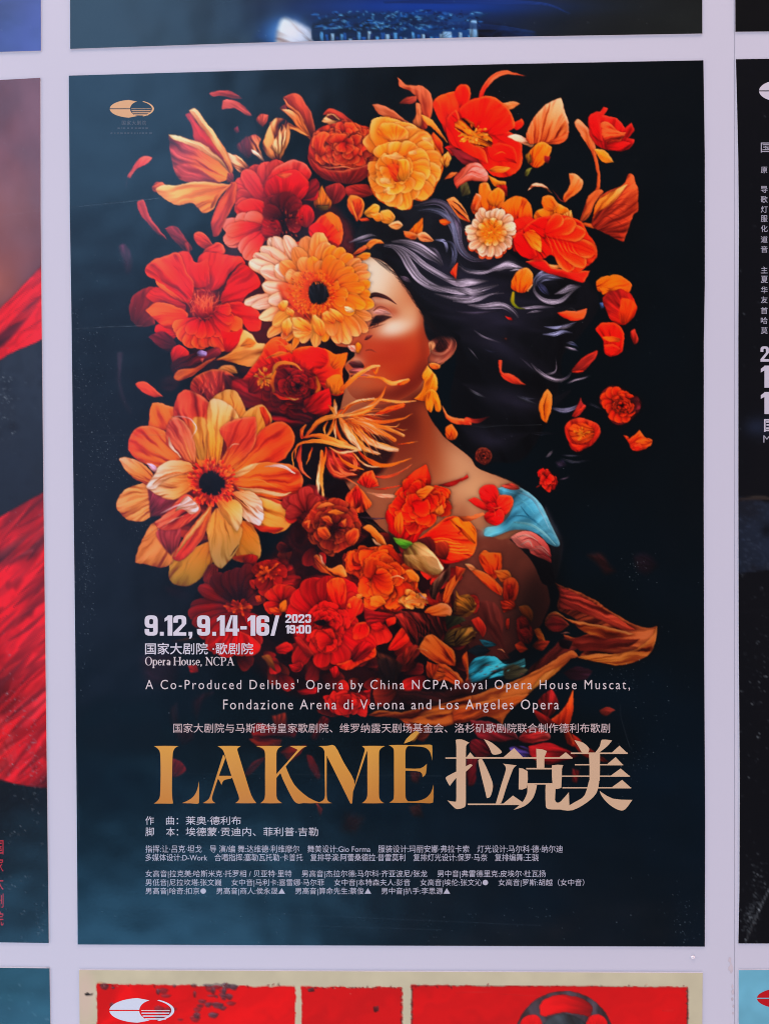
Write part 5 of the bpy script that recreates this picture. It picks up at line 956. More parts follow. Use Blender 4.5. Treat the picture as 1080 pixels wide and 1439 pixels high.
# ---------------------------------------------------------------- objects
def link(o, parent=None):
    sc.collection.objects.link(o)
    if parent is not None: o.parent = parent
    return o
def mesh(name, V, Fc, mat, parent=None, cols=None):
    me = bpy.data.meshes.new(name)
    V = np.ascontiguousarray(V, np.float32)
    if isinstance(Fc, np.ndarray) and Fc.ndim == 2:
        n, k = Fc.shape
        me.vertices.add(len(V)); me.vertices.foreach_set('co', V.ravel())
        me.loops.add(n*k); me.loops.foreach_set('vertex_index', np.ascontiguousarray(Fc, np.int32).ravel())
        me.polygons.add(n); me.polygons.foreach_set('loop_start', np.arange(0, n*k, k, dtype=np.int32))
        me.update(calc_edges=True)
    else:
        me.from_pydata([tuple(map(float, v)) for v in V], [], Fc); me.update()
    if cols is not None:
        at = me.color_attributes.new('ink', 'FLOAT_COLOR', 'POINT')
        c4 = np.ones((len(V), 4), np.float32); c4[:, :3] = cols
        at.data.foreach_set('color', c4.ravel())
    me.materials.append(mat)
    return link(bpy.data.objects.new(name, me), parent)
def thing(name, label, cat, loc, group=None):
    o = bpy.data.objects.new(name, None); o.location = loc; o.empty_display_size = .05
    o['label'] = label; o['category'] = cat
    if group: o['group'] = group
    return link(o)
def local(V, root): return V-np.array(root.location, float)
def edge(E, t):
    """a slightly wandering cut edge: E = places along it"""
    E = np.array(E, float); n = np.linspace(0, 1, len(E)) if E.shape[1] == 2 else E[:, 2]
    return np.stack([np.interp(t, n, E[:, 0]), np.interp(t, n, E[:, 1])], -1)
PAPER = .0009
def islands(fg, names):
    """give each separate patch of a printed motif its own number; crumbs join the ground"""
    fg = fg.astype(int); names = list(names); out = np.where(fg == 0, 0, -1)
    remap = list(range(len(names)))
    for m in range(1, len(names)):
        w = fg == m
        if not w.any(): continue
        r = np.where(w.any(1))[0]; c = np.where(w.any(0))[0]
        sl = (slice(r[0], r[-1]+1), slice(c[0], c[-1]+1)); k = w[sl]
        lab = np.where(k, np.arange(1, k.size+1).reshape(k.shape), 0)
        while True:
            n = lab.copy()
            for ax in (0, 1):
                for rev in (False, True):
                    q = np.flip(n, ax) if rev else n
                    kk = np.flip(k, ax) if rev else k
                    q = np.moveaxis(q, ax, 0); kk = np.moveaxis(kk, ax, 0)
                    for i in range(1, len(q)):
                        np.maximum(q[i], np.where(kk[i], q[i-1], 0), out=q[i])
            if (n == lab).all(): break
            lab = n
        ids, cn = np.unique(lab[lab > 0], return_counts=True)
        first = True
        for i, q in sorted(zip(ids, cn), key=lambda x: -x[1]):
            sel = lab == i
            if q < 60: out[sl][sel] = 0; continue
            if first: out[sl][sel] = m; first = False
            else:
                nm, par, lb = names[m]; out[sl][sel] = len(names); names.append((nm, par, None))
        if first: pass
    return np.where(out < 0, 0, out), names
def poster(name, label, cv, top, bottom, left, right, step, names=None, group='printed posters pasted on the panel wall', off=PAPER, mat=None):
    """a pasted sheet with its own cut outline and its print; lattice follows the cut edges"""
    T, Bm, Lf, Rt = (np.array(q, float) for q in (top, bottom, left, right))
    wpx = np.hypot(*(T[-1]-T[0])[:2]); hpx = np.hypot(*(Lf[-1]-Lf[0])[:2])
    nu, nv = int(wpx/step)+1, int(hpx/step)+1
    u = np.linspace(0, 1, nu); v = np.linspace(0, 1, nv)
    t, b, l, r = edge(T, u), edge(Bm, u), edge(Lf, v), edge(Rt, v)
    U, V = u[None, :, None], v[:, None, None]
    G = (1-V)*t[None]+V*b[None]+(1-U)*l[:, None]+U*r[:, None]-((1-U)*(1-V)*t[0]+U*(1-V)*t[-1]+(1-U)*V*b[0]+U*V*b[-1])
    base = spot((T[0, 0]+T[-1, 0])/2, Bm[:, 1].mean())
    root = thing(name, label, 'poster', tuple(base), group)
    # paper sheet
    ring = np.vstack([G[0], G[1:, -1], G[-1, ::-1][1:], G[::-1, 0][1:-1]])[::3]
    n = len(ring)
    Vv = np.vstack([spot(ring[:, 0], ring[:, 1], off), spot(ring[:, 0], ring[:, 1], .0)])
    fc = [tuple(range(n))]+[(i, i+n, (i+1) % n+n, (i+1) % n) for i in range(n)]
    mesh('paper_sheet', local(Vv, root), fc, M_EDGE, root)
    # inks
    I = np.clip((G[..., 0]-cv.x0)*cv.sc, 0, cv.w-1.001); J = np.clip((G[..., 1]-cv.y0)*cv.sc, 0, cv.h-1.001)
    i0 = I.astype(int); j0 = J.astype(int); fx = (I-i0)[..., None]; fy = (J-j0)[..., None]
    a = cv.img
    C = (a[j0, i0]*(1-fx)+a[j0, i0+1]*fx)*(1-fy)+(a[j0+1, i0]*(1-fx)+a[j0+1, i0+1]*fx)*fy
    C = np.clip(lin(C)/LIGHT, 0, .94).reshape(-1, 3)
    ids = cv.ids[np.round(J).astype(int), np.round(I).astype(int)]
    P3 = spot(G[..., 0], G[..., 1], off+.00006).reshape(-1, 3)
    k = np.arange(nu*nv).reshape(nv, nu)
    Q = np.stack([k[:-1, :-1], k[1:, :-1], k[1:, 1:], k[:-1, 1:]], -1).reshape(-1, 4)
    fid = ids[:-1, :-1].reshape(-1)
    made = {}
    names = names or [('printed_ground', None, None)]
    cnt = np.bincount(fid, minlength=len(names))
    fid = np.where(cnt[fid] < 25, 0, fid)
    fid, names = islands(fid.reshape(nv-1, nu-1), names)
    fid = fid.reshape(-1)
    for m in range(len(names)):
        sel = Q[fid == m]
        if not len(sel): continue
        used, inv = np.unique(sel, return_inverse=True)
        nm, par, lab = names[m]
        pr = root
        if par:
            key = int(par.split('@')[1]) if '@' in par else next((q for q in range(len(names)) if names[q][0] == par), 0)
            pr = made.get(key, root)
        o = mesh(nm, local(P3[used], root), inv.reshape(-1, 4), mat or M_PRINT, pr, C[used])
        if lab: o['label'] = lab
        made[m] = o
    return root
Z0 = [0.]
def lift():
    Z0[0] += .0000025
    return Z0[0]
def ribbon_text(name, parent, polys, col, cols=None, off=PAPER+.00012):
    """flat inked shapes (outlines in sheet units) as one printed part"""
    V = []; Fc = []; Cl = []
    Z0[0] = 0.
    for p in polys:
        p = np.array(p, float); z = lift(); k = len(V)
        q = spot(p[:, 0], p[:, 1], off+z)
        V += [tuple(x) for x in local(q, parent)]; Fc.append(tuple(range(k, k+len(p))))
        Cl += [ink(cols(x[0], x[1])) if cols else ink(col) for x in p]
    o = mesh(name, np.array(V), Fc, M_TEXT, parent, np.array(Cl))
    bpy_tri(o)
    return o
def bpy_tri(o):
    import bmesh
    bm = bmesh.new(); bm.from_mesh(o.data)
    bmesh.ops.triangulate(bm, faces=bm.faces[:], ngon_method='EAR_CLIP')
    bm.to_mesh(o.data); bm.free()
def text(name, parent, body, box, col, weight=0., gap=1., off=PAPER+.00012, alpha_cols=None, slant=0.):
    """letters from the built-in typeface, fitted to box = left, top, right, bottom in sheet units"""
    cu = bpy.data.curves.new('t', 'FONT'); cu.body = body; cu.size = 1; cu.offset = weight; cu.space_character = gap; cu.resolution_u = 3
    ob = bpy.data.objects.new('t', cu); sc.collection.objects.link(ob)
    dg = bpy.context.evaluated_depsgraph_get(); dg.update()
    me = bpy.data.meshes.new_from_object(ob.evaluated_get(dg))
    n = len(me.vertices); co = np.empty(n*3, np.float32); me.vertices.foreach_get('co', co); co = co.reshape(-1, 3)
    lo = co.min(0); hi = co.max(0)
    x = box[0]+(co[:, 0]-lo[0])/(hi[0]-lo[0])*(box[2]-box[0]); y = box[3]-(co[:, 1]-lo[1])/(hi[1]-lo[1])*(box[3]-box[1])
    P3 = local(spot(x, y, off), parent).astype(np.float32)
    me.vertices.foreach_set('co', np.ascontiguousarray(P3).ravel())
    at = me.color_attributes.new('ink', 'FLOAT_COLOR', 'POINT'); c4 = np.ones((n, 4), np.float32); c4[:, :3] = ink(col); at.data.foreach_set('color', c4.ravel())
    me.materials.clear(); me.materials.append(M_TEXT); me.update(); me.name = name
    bpy.data.objects.remove(ob); bpy.data.curves.remove(cu)
    return link(bpy.data.objects.new(name, me), parent)
def arc(cx, cy, rx, ry, a0, a1, n=24):
    t = np.radians(np.linspace(a0, a1, n)); return np.stack([cx+rx*np.cos(t), cy+ry*np.sin(t)], -1)
def emblem(parent, cx, cy, rx, ry, col, name='emblem'):
    """oval emblem: two-part crescent, thin ring and level bars"""
    h = ry*.05; P_ = []
    for s in (-1, 1):
        o = arc(cx, cy, rx, ry, 180, 180+s*82, 20)
        i = arc(cx+rx*.42, cy, rx*.50, ry*.9, 180+s*104 if False else 180+s*70, 180, 14)
        i = np.stack([cx+rx*.40-rx*.48*np.cos(np.radians(np.linspace(70, 0, 14))), cy-s*ry*.86*np.sin(np.radians(np.linspace(70, 0, 14)))], -1)
        p = np.vstack([o, i]); p[:, 1] = np.where((p[:, 1]-cy)*-s < h, cy-s*h, p[:, 1])
        P_.append(p)
    P_.append(np.vstack([arc(cx, cy, rx, ry, -58, 58, 30), arc(cx-rx*.02, cy, rx*.93, ry*.93, 58, -58, 30)]))
    for k, (yy, hh) in enumerate(((.0, .05), (.22, .09), (.45, .10), (.68, .11))):
        y = cy+ry*yy; hw = rx*.44*math.sqrt(max(0, 1-yy*yy)); x = cx+rx*.42
        P_.append(np.array([(x-hw, y-ry*hh/2), (x+hw, y-ry*hh/2), (x+hw, y+ry*hh/2), (x-hw, y+ry*hh/2)]))
    return ribbon_text(name, parent, P_, col)

# ---------------------------------------------------------------- wall
def slab(name, x0, y0, x1, y1, z0, z1, mat, parent=None):
    c = [(x0, y0), (x1, y0), (x1, y1), (x0, y1)]
    V = np.vstack([spot([q[0] for q in c], [q[1] for q in c], z1), spot([q[0] for q in c], [q[1] for q in c], z0)])
    return mesh(name, V, [(0, 1, 2, 3), (7, 6, 5, 4), (0, 4, 5, 1), (1, 5, 6, 2), (2, 6, 7, 3), (3, 7, 4, 0)], mat, parent)
wall = slab('wall', -1500, -1500, 2600, 2900, -.06, -.004, M_SEAM); wall['kind'] = 'structure'; wall['label'] = 'lilac white panel wall carrying the posters'
slab('panel', -1490, -1490, 1031.2, 2890, -.0039, 0., M_WALL, wall)
slab('panel', 1031.9, -1490, 2590, 2890, -.0039, .0002, M_WALL, wall)

# ---------------------------------------------------------------- sheets
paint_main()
MAIN = CV
wear(MAIN, 11, 300, [(128, 560, 14, 60, 240), (150, 640, 22, 40, 300), (122, 790, 7, 45, 240), (112, 500, 4, 40, 90), (205, 740, 14, 16, 50), (130, 420, 16, 50, 30), (118, 920, 8, 40, 40), (890, 800, 12, 12, 40), (868, 950, 14, 18, 40), (920, 990, 20, 40, 40), (960, 1290, 12, 24, 60), (870, 1080, 20, 20, 30), (560, 1290, 260, 20, 160), (300, 1080, 120, 60, 40), (885, 1060, 20, 14, 30)],
     [('101,292 150,287 225,279', 1.0, .45), ('103,463 150,460 200,458', 1.0, .4), ('104,610 160,612 230,611', .9, .2), ('215,1086 420,1088 620,1090', .9, .16), ('660,598 720,598 760,597', .9, .2), ('106,1030 110,1100 112,1180', 1., .25), ('870,990 872,1010 884,1050', .9, .2), ('130,1272 420,1285 760,1300', .9, .16), ('200,1200 500,1212', .9, .1), ('300,1296 620,1306', 1., .14), ('560,1100 800,1102', .8, .12)])
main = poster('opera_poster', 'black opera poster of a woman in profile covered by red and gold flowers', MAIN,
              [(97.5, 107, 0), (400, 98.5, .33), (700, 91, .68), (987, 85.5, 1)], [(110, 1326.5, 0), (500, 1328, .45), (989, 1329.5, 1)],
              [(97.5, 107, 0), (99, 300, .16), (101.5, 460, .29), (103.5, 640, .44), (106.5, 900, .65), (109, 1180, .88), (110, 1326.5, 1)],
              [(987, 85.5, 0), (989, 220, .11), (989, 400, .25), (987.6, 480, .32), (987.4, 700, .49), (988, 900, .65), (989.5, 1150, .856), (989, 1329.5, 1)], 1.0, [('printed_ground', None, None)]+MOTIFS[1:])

# ---------------------------------------------------------------- lettering of the opera poster
WH = (222, 216, 236); WP = (226, 212, 222); CREAM = (216, 180, 153)
def heavy(s, x0, y0, x1, y1):
    """tall heavy condensed figures built from thick strokes"""
    adv = {'1': .60, '.': .38, ',': .38, ' ': .26, '-': .52, '/': .60, ':': .38}
    tot = sum(adv.get(c, 1.) for c in s); k = (x1-x0)/tot; h = y1-y0; out = []
    def loop(cx, cy, rx, ry, t_, a0, a1, p=3.2):
        n = max(6, int(abs(a1-a0)/9)); a = np.radians(np.linspace(a0, a1, n)); c, s_ = np.cos(a), np.sin(a)
        e = 2/p; o = np.stack([cx+rx*np.sign(c)*np.abs(c)**e, cy+ry*np.sign(s_)*np.abs(s_)**e], -1)
        i = np.stack([cx+(rx-t_)*np.sign(c)*np.abs(c)**e, cy+(ry-t_*.8)*np.sign(s_)*np.abs(s_)**e], -1)
        for q in range(n-1): out.append([o[q], o[q+1], i[q+1], i[q]])
    def rect(a, b, c, d): out.append([(a, b), (c, b), (c, d), (a, d)])
    x = x0
    for ch in s:
        a = adv.get(ch, 1.)*k; w = a*.90; t_ = k*.315; cx = x+w/2; rx = w/2
        if ch == '0': loop(cx, (y0+y1)/2, rx, h/2, t_, 0, 360, 4.5)
        elif ch == '9':
            ry = h*.31; loop(cx, y0+ry, rx, ry, t_, 0, 360); rect(x+w-t_, y0+ry, x+w, y1-h*.25); loop(cx, y1-h*.25, rx, h*.25, t_, 0, 180); rect(x, y1-h*.33, x+t_, y1-h*.245)
        elif ch == '6':
            ry = h*.31; loop(cx, y1-ry, rx, ry, t_, 0, 360); rect(x, y0+h*.25, x+t_, y1-ry); loop(cx, y0+h*.25, rx, h*.25, t_, 180, 360); rect(x+w-t_, y0+h*.245, x+w, y0+h*.33)
        elif ch == '2':
            loop(cx, y0+h*.27, rx, h*.27, t_, 180, 360); rect(x, y0+h*.265, x+t_, y0+h*.36); rect(x+w-t_, y0+h*.265, x+w, y0+h*.42)
            out.append([(x+w-t_, y0+h*.415), (x+w, y0+h*.415), (x+t_*1.1, y1-h*.16), (x, y1-h*.16)]); rect(x, y1-h*.17, x+w, y1)
        elif ch == '3':
            loop(cx, y0+h*.26, rx, h*.26, t_, 180, 420); loop(cx, y1-h*.29, rx, h*.29, t_, -60, 180); rect(x, y0+h*.255, x+t_, y0+h*.34); rect(x, y1-h*.37, x+t_, y1-h*.285)
        elif ch == '1': rect(x+w-t_*1.05, y0, x+w, y1); out.append([(x, y0+h*.15), (x+w-t_*1.04, y0+h*.02), (x+w-t_*1.04, y0+h*.22), (x, y0+h*.31)])
        elif ch == '4': rect(x+w*.55, y0, x+w*.55+t_*1.02, y1); rect(x, y1-h*.35, x+w*1.04, y1-h*.20); out.append([(x+w*.38, y0), (x+w*.56, y0), (x+w*.28, y1-h*.34), (x, y1-h*.34)])
        elif ch in '.,':
            rect(x+a*.14, y1-h*.19, x+a*.84, y1)
            if ch == ',': out.append([(x+a*.4, y1-.1), (x+a*.84, y1-.1), (x+a*.62, y1+h*.13), (x+a*.22, y1+h*.16)])
        elif ch == ':': rect(x+a*.15, y1-h*.24, x+a*.85, y1-h*.03); rect(x+a*.15, y0+h*.2, x+a*.85, y0+h*.41)
        elif ch == '-': rect(x+a*.02, y0+h*.53, x+a*.88, y0+h*.69)
        elif ch == '/': out.append([(x+a*.55, y0), (x+a, y0), (x+a*.42, y1), (x-a*.03, y1)])
        x += a
    return out
ribbon_text('date_lettering', main, heavy('9.12, 9.14-16/', 204, 864.5, 393, 893), WH)
ribbon_text('year_lettering', main, heavy('2023', 401, 863, 438, 875), WH)
ribbon_text('hour_lettering', main, heavy('19:00', 401.5, 878, 438, 890), WH)
text('venue_lettering', main, '国家大剧院 ·歌剧院', (204.5, 903, 356, 919.5), WH, .008)
# small roman capitals and lower case with thick stems and hairline serifs
def roman(s, x, base, em, thick, thin):
    out = []
    def seg(x0, y0, x1, y1, w):
        dx, dy = x1-x0, y1-y0; l = math.hypot(dx, dy); nx, ny = -dy/l*w/2, dx/l*w/2
        out.append([(x0+nx, y0+ny), (x1+nx, y1+ny), (x1-nx, y1-ny), (x0-nx, y0-ny)])
    def bowl(cx, cy, rx, ry, a0, a1):
        n = 18; t = np.radians(np.linspace(a0, a1, n))
        ws = thin+(thick-thin)*np.abs(np.cos(t))**1.3
        o = np.stack([cx+(rx+ws*0)*np.cos(t), cy+ry*np.sin(t)], -1); i = np.stack([cx+(rx-ws)*np.cos(t), cy+(ry-np.maximum(thin, ws*.5))*np.sin(t)], -1)
        for k in range(n-1): out.append([o[k], o[k+1], i[k+1], i[k]])
    def serif(cx, y, w): seg(cx-w/2, y, cx+w/2, y, thin)
    cap, xh = .70*em, .46*em
    for ch in s:
        B_ = base; X_ = base-xh; C_ = base-cap; k = thick
        if ch == ' ': x += .26*em; continue
        if ch in 'OC':
            w = .68*em; bowl(x+w/2, (B_+C_)/2, w/2, cap/2+.4, 0 if ch == 'O' else 48, 360 if ch == 'O' else 312)
            if ch == 'C': seg(x+w*.86, C_+.5, x+w*.86, C_+cap*.28, thin)
        elif ch == 'H':
            w = .70*em
            for q in (.14, .86): seg(x+w*q, B_, x+w*q, C_, k); serif(x+w*q, B_-.3, .26*em); serif(x+w*q, C_+.3, .26*em)
            seg(x+w*.14, (B_+C_)/2, x+w*.86, (B_+C_)/2, thin)
        elif ch == 'N':
            w = .72*em; seg(x+w*.14, B_, x+w*.14, C_, thin); seg(x+w*.86, B_, x+w*.86, C_, thin); seg(x+w*.12, C_, x+w*.86, B_, k); serif(x+w*.14, B_-.3, .22*em); serif(x+w*.86, C_+.3, .22*em); serif(x+w*.1, C_+.3, .14*em)
        elif ch == 'P':
            w = .56*em; seg(x+w*.2, B_, x+w*.2, C_, k); serif(x+w*.2, B_-.3, .26*em); serif(x+w*.14, C_+.3, .2*em); bowl(x+w*.5, C_+cap*.27, w*.45, cap*.27, -90, 90); seg(x+w*.2, C_+thin/2, x+w*.5, C_+thin/2, thin); seg(x+w*.2, C_+cap*.54-thin/2, x+w*.5, C_+cap*.54-thin/2, thin)
        elif ch == 'A':
            w = .70*em; seg(x+w*.14, B_, x+w*.5, C_, thin); seg(x+w*.48, C_, x+w*.86, B_, k); seg(x+w*.26, B_-cap*.34, x+w*.72, B_-cap*.34, thin); serif(x+w*.13, B_-.3, .2*em); serif(x+w*.87, B_-.3, .24*em)
        elif ch == 'o': w = .46*em; bowl(x+w/2, (B_+X_)/2, w/2, xh/2+.2, 0, 360)
        elif ch == 'e': w = .42*em; bowl(x+w/2, (B_+X_)/2, w/2, xh/2+.2, 45, 360); seg(x+w*.1, (B_+X_)/2, x+w*.95, (B_+X_)/2, thin)
        elif ch == 'p': w = .48*em; seg(x+w*.2, X_, x+w*.2, B_+.22*em, k); serif(x+w*.2, B_+.22*em, .22*em); bowl(x+w*.55, (B_+X_)/2, w*.42, xh/2+.2, -150, 150)
        elif ch == 'r': w = .34*em; seg(x+w*.3, B_, x+w*.3, X_, k); serif(x+w*.3, B_-.3, .22*em); bowl(x+w*.75, X_+xh*.34, w*.42, xh*.34, 190, 300)
        elif ch == 'a': w = .42*em; seg(x+w*.8, B_, x+w*.8, X_+xh*.25, k); bowl(x+w*.48, X_+xh*.28, w*.34, xh*.28, 190, 360); bowl(x+w*.45, B_-xh*.26, w*.36, xh*.26, 0, 360)
        elif ch == 'u': w = .48*em; seg(x+w*.2, X_, x+w*.2, B_-xh*.3, k); seg(x+w*.8, B_, x+w*.8, X_, k); bowl(x+w*.5, B_-xh*.3, w*.36, xh*.3, 20, 170); serif(x+w*.14, X_+.2, .12*em)
        elif ch == 's': w = .36*em; bowl(x+w*.5, X_+xh*.26, w*.38, xh*.26, 110, 330); bowl(x+w*.5, B_-xh*.26, w*.4, xh*.27, -70, 150)
        elif ch == ',': w = .2*em; seg(x+w*.4, B_-1.2, x+w*.4, B_+.3, k); seg(x+w*.45, B_, x+w*.25, B_+2, thin)
        x += w+.03*em
    return out, x
rp, xe = roman('Opera House, NCPA', 204.5, 934.5, 16.6, 2.0, .8)
kx = (330-204.5)/(xe-204.5); rp = [[(204.5+(a-204.5)*kx, b) for a, b in q] for q in rp]
ribbon_text('house_lettering', main, rp, WP)
text('producer_lettering', main, "A Co-Produced Delibes' Opera by China NCPA,Royal Opera House Muscat,", (205, 954.5, 884, 972.5), WP, -.004, 1.28)
text('producer_lettering', main, 'Fondazione Arena di Verona and Los Angeles Opera', (314, 982.5, 784.5, 1001), WP, -.004, 1.22)
text('producer_lettering', main, '国家大剧院与马斯喀特皇家歌剧院、维罗纳露天剧场基金会、洛杉矶歌剧院联合制作德利布歌剧', (244, 1016, 856, 1029.5), (214, 190, 198), .0)
def U(s, n=3):
    global O
    org('U'); return crs(pts(s), True, n)
def T(s, n=3):
    org('T'); return crs(pts(s), True, n)
LK = [U('50,114 100,113 155,114 140,122 130,145 127,235 127,320 131,356 90,356 50,356 65,345 76,325 79,235 77,145 66,124'), U('168,354 205,355 240,354 240,262 232,300 215,328 190,345'),
      U('318,114 370,113 416,114 402,125 404,140 430,225 460,320 482,354 440,355 392,354 408,340 405,318 372,225 345,140 335,125'), U('342,150 350,168 322,245 296,325 298,345 310,354 282,355 256,354 278,340 288,322 315,235'), U('312,240 345,239 382,240 376,250 345,258 335,278 325,258'),
      U('480,114 535,113 590,114 574,124 566,145 566,235 566,320 572,340 590,354 545,355 498,354 512,342 518,320 518,235 518,145 508,124'), U('566,232 610,182 655,130 640,122 622,114 660,113 696,114 672,126 620,182 566,248'), U('582,225 605,200 640,275 700,330 750,352 715,355 680,354 650,354 625,320'),
      U('742,114 780,113 812,114 850,185 892,258 888,305 884,354 876,354 825,250 770,140 760,122'), U('768,134 777,144 777,235 777,320 783,345 800,354 768,355 735,354 762,342 770,320 769,235'), U('880,330 908,230 938,130 930,118 925,114 960,113 948,130 920,215 890,300'), U('945,114 985,113 1022,114 1003,126 997,145 997,235 997,320 1003,342 1018,354 970,355 925,354 940,342 948,320 948,235 948,145'),
      T('18,320 60,319 108,320 93,330 88,350 88,440 88,530 93,550 108,562 65,563 20,562 36,550 40,530 40,440 40,350 36,332'), T('108,320 155,319 200,320 200,385 192,350 170,330 130,325 95,324'), T('88,418 150,418 178,398 174,440 160,455 150,432 88,427'), T('90,556 130,556 170,545 195,520 206,485 204,562 150,563 100,562'), T('82,313 95,290 130,262 146,266 120,298')]
def gold(x, y):
    t = min(max((y-1045)/85, 0), 1); e = min(max((x-520)/100, 0), 1)
    a = np.array((226, 164, 74))*(1-t)+np.array((204, 132, 56))*t
    return a*(1-.10*e)
ribbon_text('title_lettering', main, LK, None, gold)
HZ = [T('300,298 325,296 357,310 343,325 342,445 342,565 335,582 305,589 285,575 264,552 278,556 300,558 302,540 302,430 302,325'), T('256,372 330,371 350,370 575,371 575,377 256,377', 1), T('345,371 360,350 378,371', 1), T('258,455 300,432 360,400 370,405 342,432 302,458 275,492 266,478'),
      T('418,295 452,310 492,345 486,356 455,359 440,330'), T('500,371 545,332 582,371', 1), T('394,385 411,380 440,440 456,490 446,535 430,543 420,500 405,440'), T('498,398 556,405 541,420 515,490 491,562 468,566 490,490 511,420'), T('350,566 590,566 590,572 350,572', 1), T('500,566 540,532 592,568', 1),
      T('638,335 665,338 683,345 672,372 672,419 640,419', 1), T('575,371 790,371 790,377 575,377', 1), T('735,371 762,350 790,373', 1), T('566,416 602,430 597,500 564,506', 2), T('596,416 720,416 720,422 596,422', 1), T('704,405 752,404 746,420 743,500 708,500', 2), T('596,480 712,480 712,486 596,486', 1), T('600,484 641,488 626,540 590,576 543,592 580,560 600,520'), T('678,484 719,484 717,550 727,562 742,556 775,518 776,590 735,591 690,589 678,575'),
      T('798,299 836,310 861,335 851,356 830,350 815,325'), T('914,297 957,300 935,326 895,356 884,353 905,325'), T('783,351 1022,351 1022,357 783,357', 1), T('955,352 988,322 1024,356', 1), T('860,356 906,356 906,410 905,470 862,470 862,410', 1), T('800,400 1003,400 1003,405 800,405', 1), T('935,401 972,370 1004,404', 1), T('743,448 1032,448 1032,453 743,453', 1), T('950,449 993,418 1033,452', 1), T('748,497 1037,497 1037,502 748,502', 1), T('955,498 999,466 1038,501', 1), T('864,460 902,466 892,520 850,562 790,594 743,592 800,560 842,530'), T('904,512 960,545 1042,550 1012,590 985,593 945,570 915,537')]
ribbon_text('title_characters', main, HZ, CREAM)
CR = (210, 206, 226)
for b, bx in (('作', (205, 1146.5, 217, 1158.5)), ('曲：', (234, 1146.5, 251, 1158.5)), ('莱奥·德利布', (261.5, 1146.5, 339, 1158.5)), ('脚', (205, 1162, 217, 1174.5)), ('本：', (234, 1162, 251, 1174.5)), ('埃德蒙·贡迪内、菲利普·吉勒', (261.5, 1162, 447, 1174.5))):
    text('credit_lettering', main, b, bx, CR, .0)
for b, bx in (('指挥:让·吕克·坦戈　导 演/编 舞:达维德·利维摩尔　舞美设计:Gio Forma　服装设计:玛丽安娜·弗拉卡索　灯光设计:马尔科·德·纳尔迪', (205, 1187, 790, 1197.5)),
              ('多媒体设计:D-Work　合唱指挥:塞勒瓦托勒·卡普托　复排导演:阿蕾桑德拉·普雷莫利　复排灯光设计:保罗·马奈　复排编舞:王骁', (205, 1199, 756, 1209.5)),
              ('女高音|拉克美:哈斯米克·托罗相 / 贝亚特·里特　 男高音|杰拉尔德:马尔科·齐亚波尼/张龙　 男中音|弗雷德里克:皮埃尔·杜瓦扬', (205, 1222, 766, 1233.5)),
              ('男低音|尼拉坎塔:张文巍　 女中音|马利卡:塞雷娜·马尔菲　 女中音|本特森夫人:彭音　 女高音|埃伦:张文沁●　 女高音|罗斯:胡越（女中音）', (205, 1234.5, 820, 1245.5)),
              ('男高音|哈奇:扣京●　 男高音|商人:侯永晟▲　 男高音|算命先生:蔡俊▲　 男中音|扒手:李思源▲', (205, 1246.5, 632, 1257.5))):
    text('credit_lettering', main, b, bx, (190, 188, 212), .0)
emblem(main, 186, 153.6, 31, 12.6, (226, 168, 108))
text('emblem_lettering', main, '国家大剧院', (172, 170, 206, 176.5), (92, 88, 96), 0, 1.3)
for k, (xa, xb, y) in enumerate(((166, 207, 180), (156, 212, 187))):
    g = np.random.default_rng(k); x = xa; ps = []
    while x < xb:
        w = 1.2+3*g.random(); ps.append([(x, y), (x+w, y-.1), (x+w, y+1.5), (x, y+1.4)]); x += w+1.2+1.5*g.random()
    ribbon_text('emblem_fine_print', main, ps, (78, 76, 86))

# ---------------------------------------------------------------- neighbouring posters
def field(x0, y0, x1, y1, col, scl=.6):
    global CV, OID, CLIP
    CLIP = None; OID = 0
    CV = Canvas(x0, y0, x1, y1, scl, col); org('Z')
    return CV
# left: plum sky and a red cloth
c = field(-190, 100, 80, 1335, (116, 66, 74))
sl, X, Y = win(-195, 90, 85, 1340)
n1 = fbm(X*.02, Y*.014, 4)
c.img *= (.8+.4*n1)[..., None]
B(10,300,60,60,0,(150,96,92),.5); B(-10,395,40,40,0,(178,96,80),.75); B(30,360,26,30,0,(150,88,90),.5); B(20,480,60,20,-30,(120,70,60),.4)
F('-190,640 -60,520 62,440 80,440 80,1340 -190,1340', (20,26,36), soft=5, streak=.25, lit=0, ns=3)
F('-190,560 -60,480 0,436 60,374 80,360 80,465 58,478 20,494 0,506 -60,540 -190,640', [(180,10,18),(232,12,20),(196,14,22)], '-100,560 70,400', streak=.5, fan=False, ns=6, lit=0, dark=0)
F('-40,500 0,470 40,430 60,415 30,460 0,490', (92,16,26), soft=4, streak=.2, lit=0)
F('-190,860 -60,770 0,728 64,692 85,690 90,1095 66,1106 20,1100 -40,1090 -190,1140', [(140,16,24),(204,14,24),(140,20,28)], '-100,900 70,700', streak=.55, fan=False, ns=7, lit=0, dark=0)
F('-40,910 10,850 66,765 66,800 20,880 -20,950', (236,12,22), soft=5, streak=.25, fan=False); F('-60,1060 0,1010 66,960 66,1000 20,1050', (176,26,36), soft=9, streak=.3); F('-30,800 20,760 66,730 66,760 20,790', (110,34,40), soft=6, streak=.3)
F('-60,1010 -10,1000 20,1040 10,1090 -40,1090', (220,60,66), soft=10, a=.7)
g = np.random.default_rng(21)
def folds(poly, n, cols, lo, hi, w):
    clip(mask(poly, 1.5))
    for k in range(n):
        x = -190+270*g.random(); y = lo+(hi-lo)*g.random(); l = 40+90*g.random(); s = .75+.35*g.random()
        S([(x, y), (x+l*.5, y-l*.5*s-6*g.normal()), (x+l, y-l*s)], (1, w*(.4+g.random()), 1), cols[g.integers(len(cols))], a=.35+.4*g.random(), raw=True, fine=.4, hard=k % 2 == 0)
    clip(None)
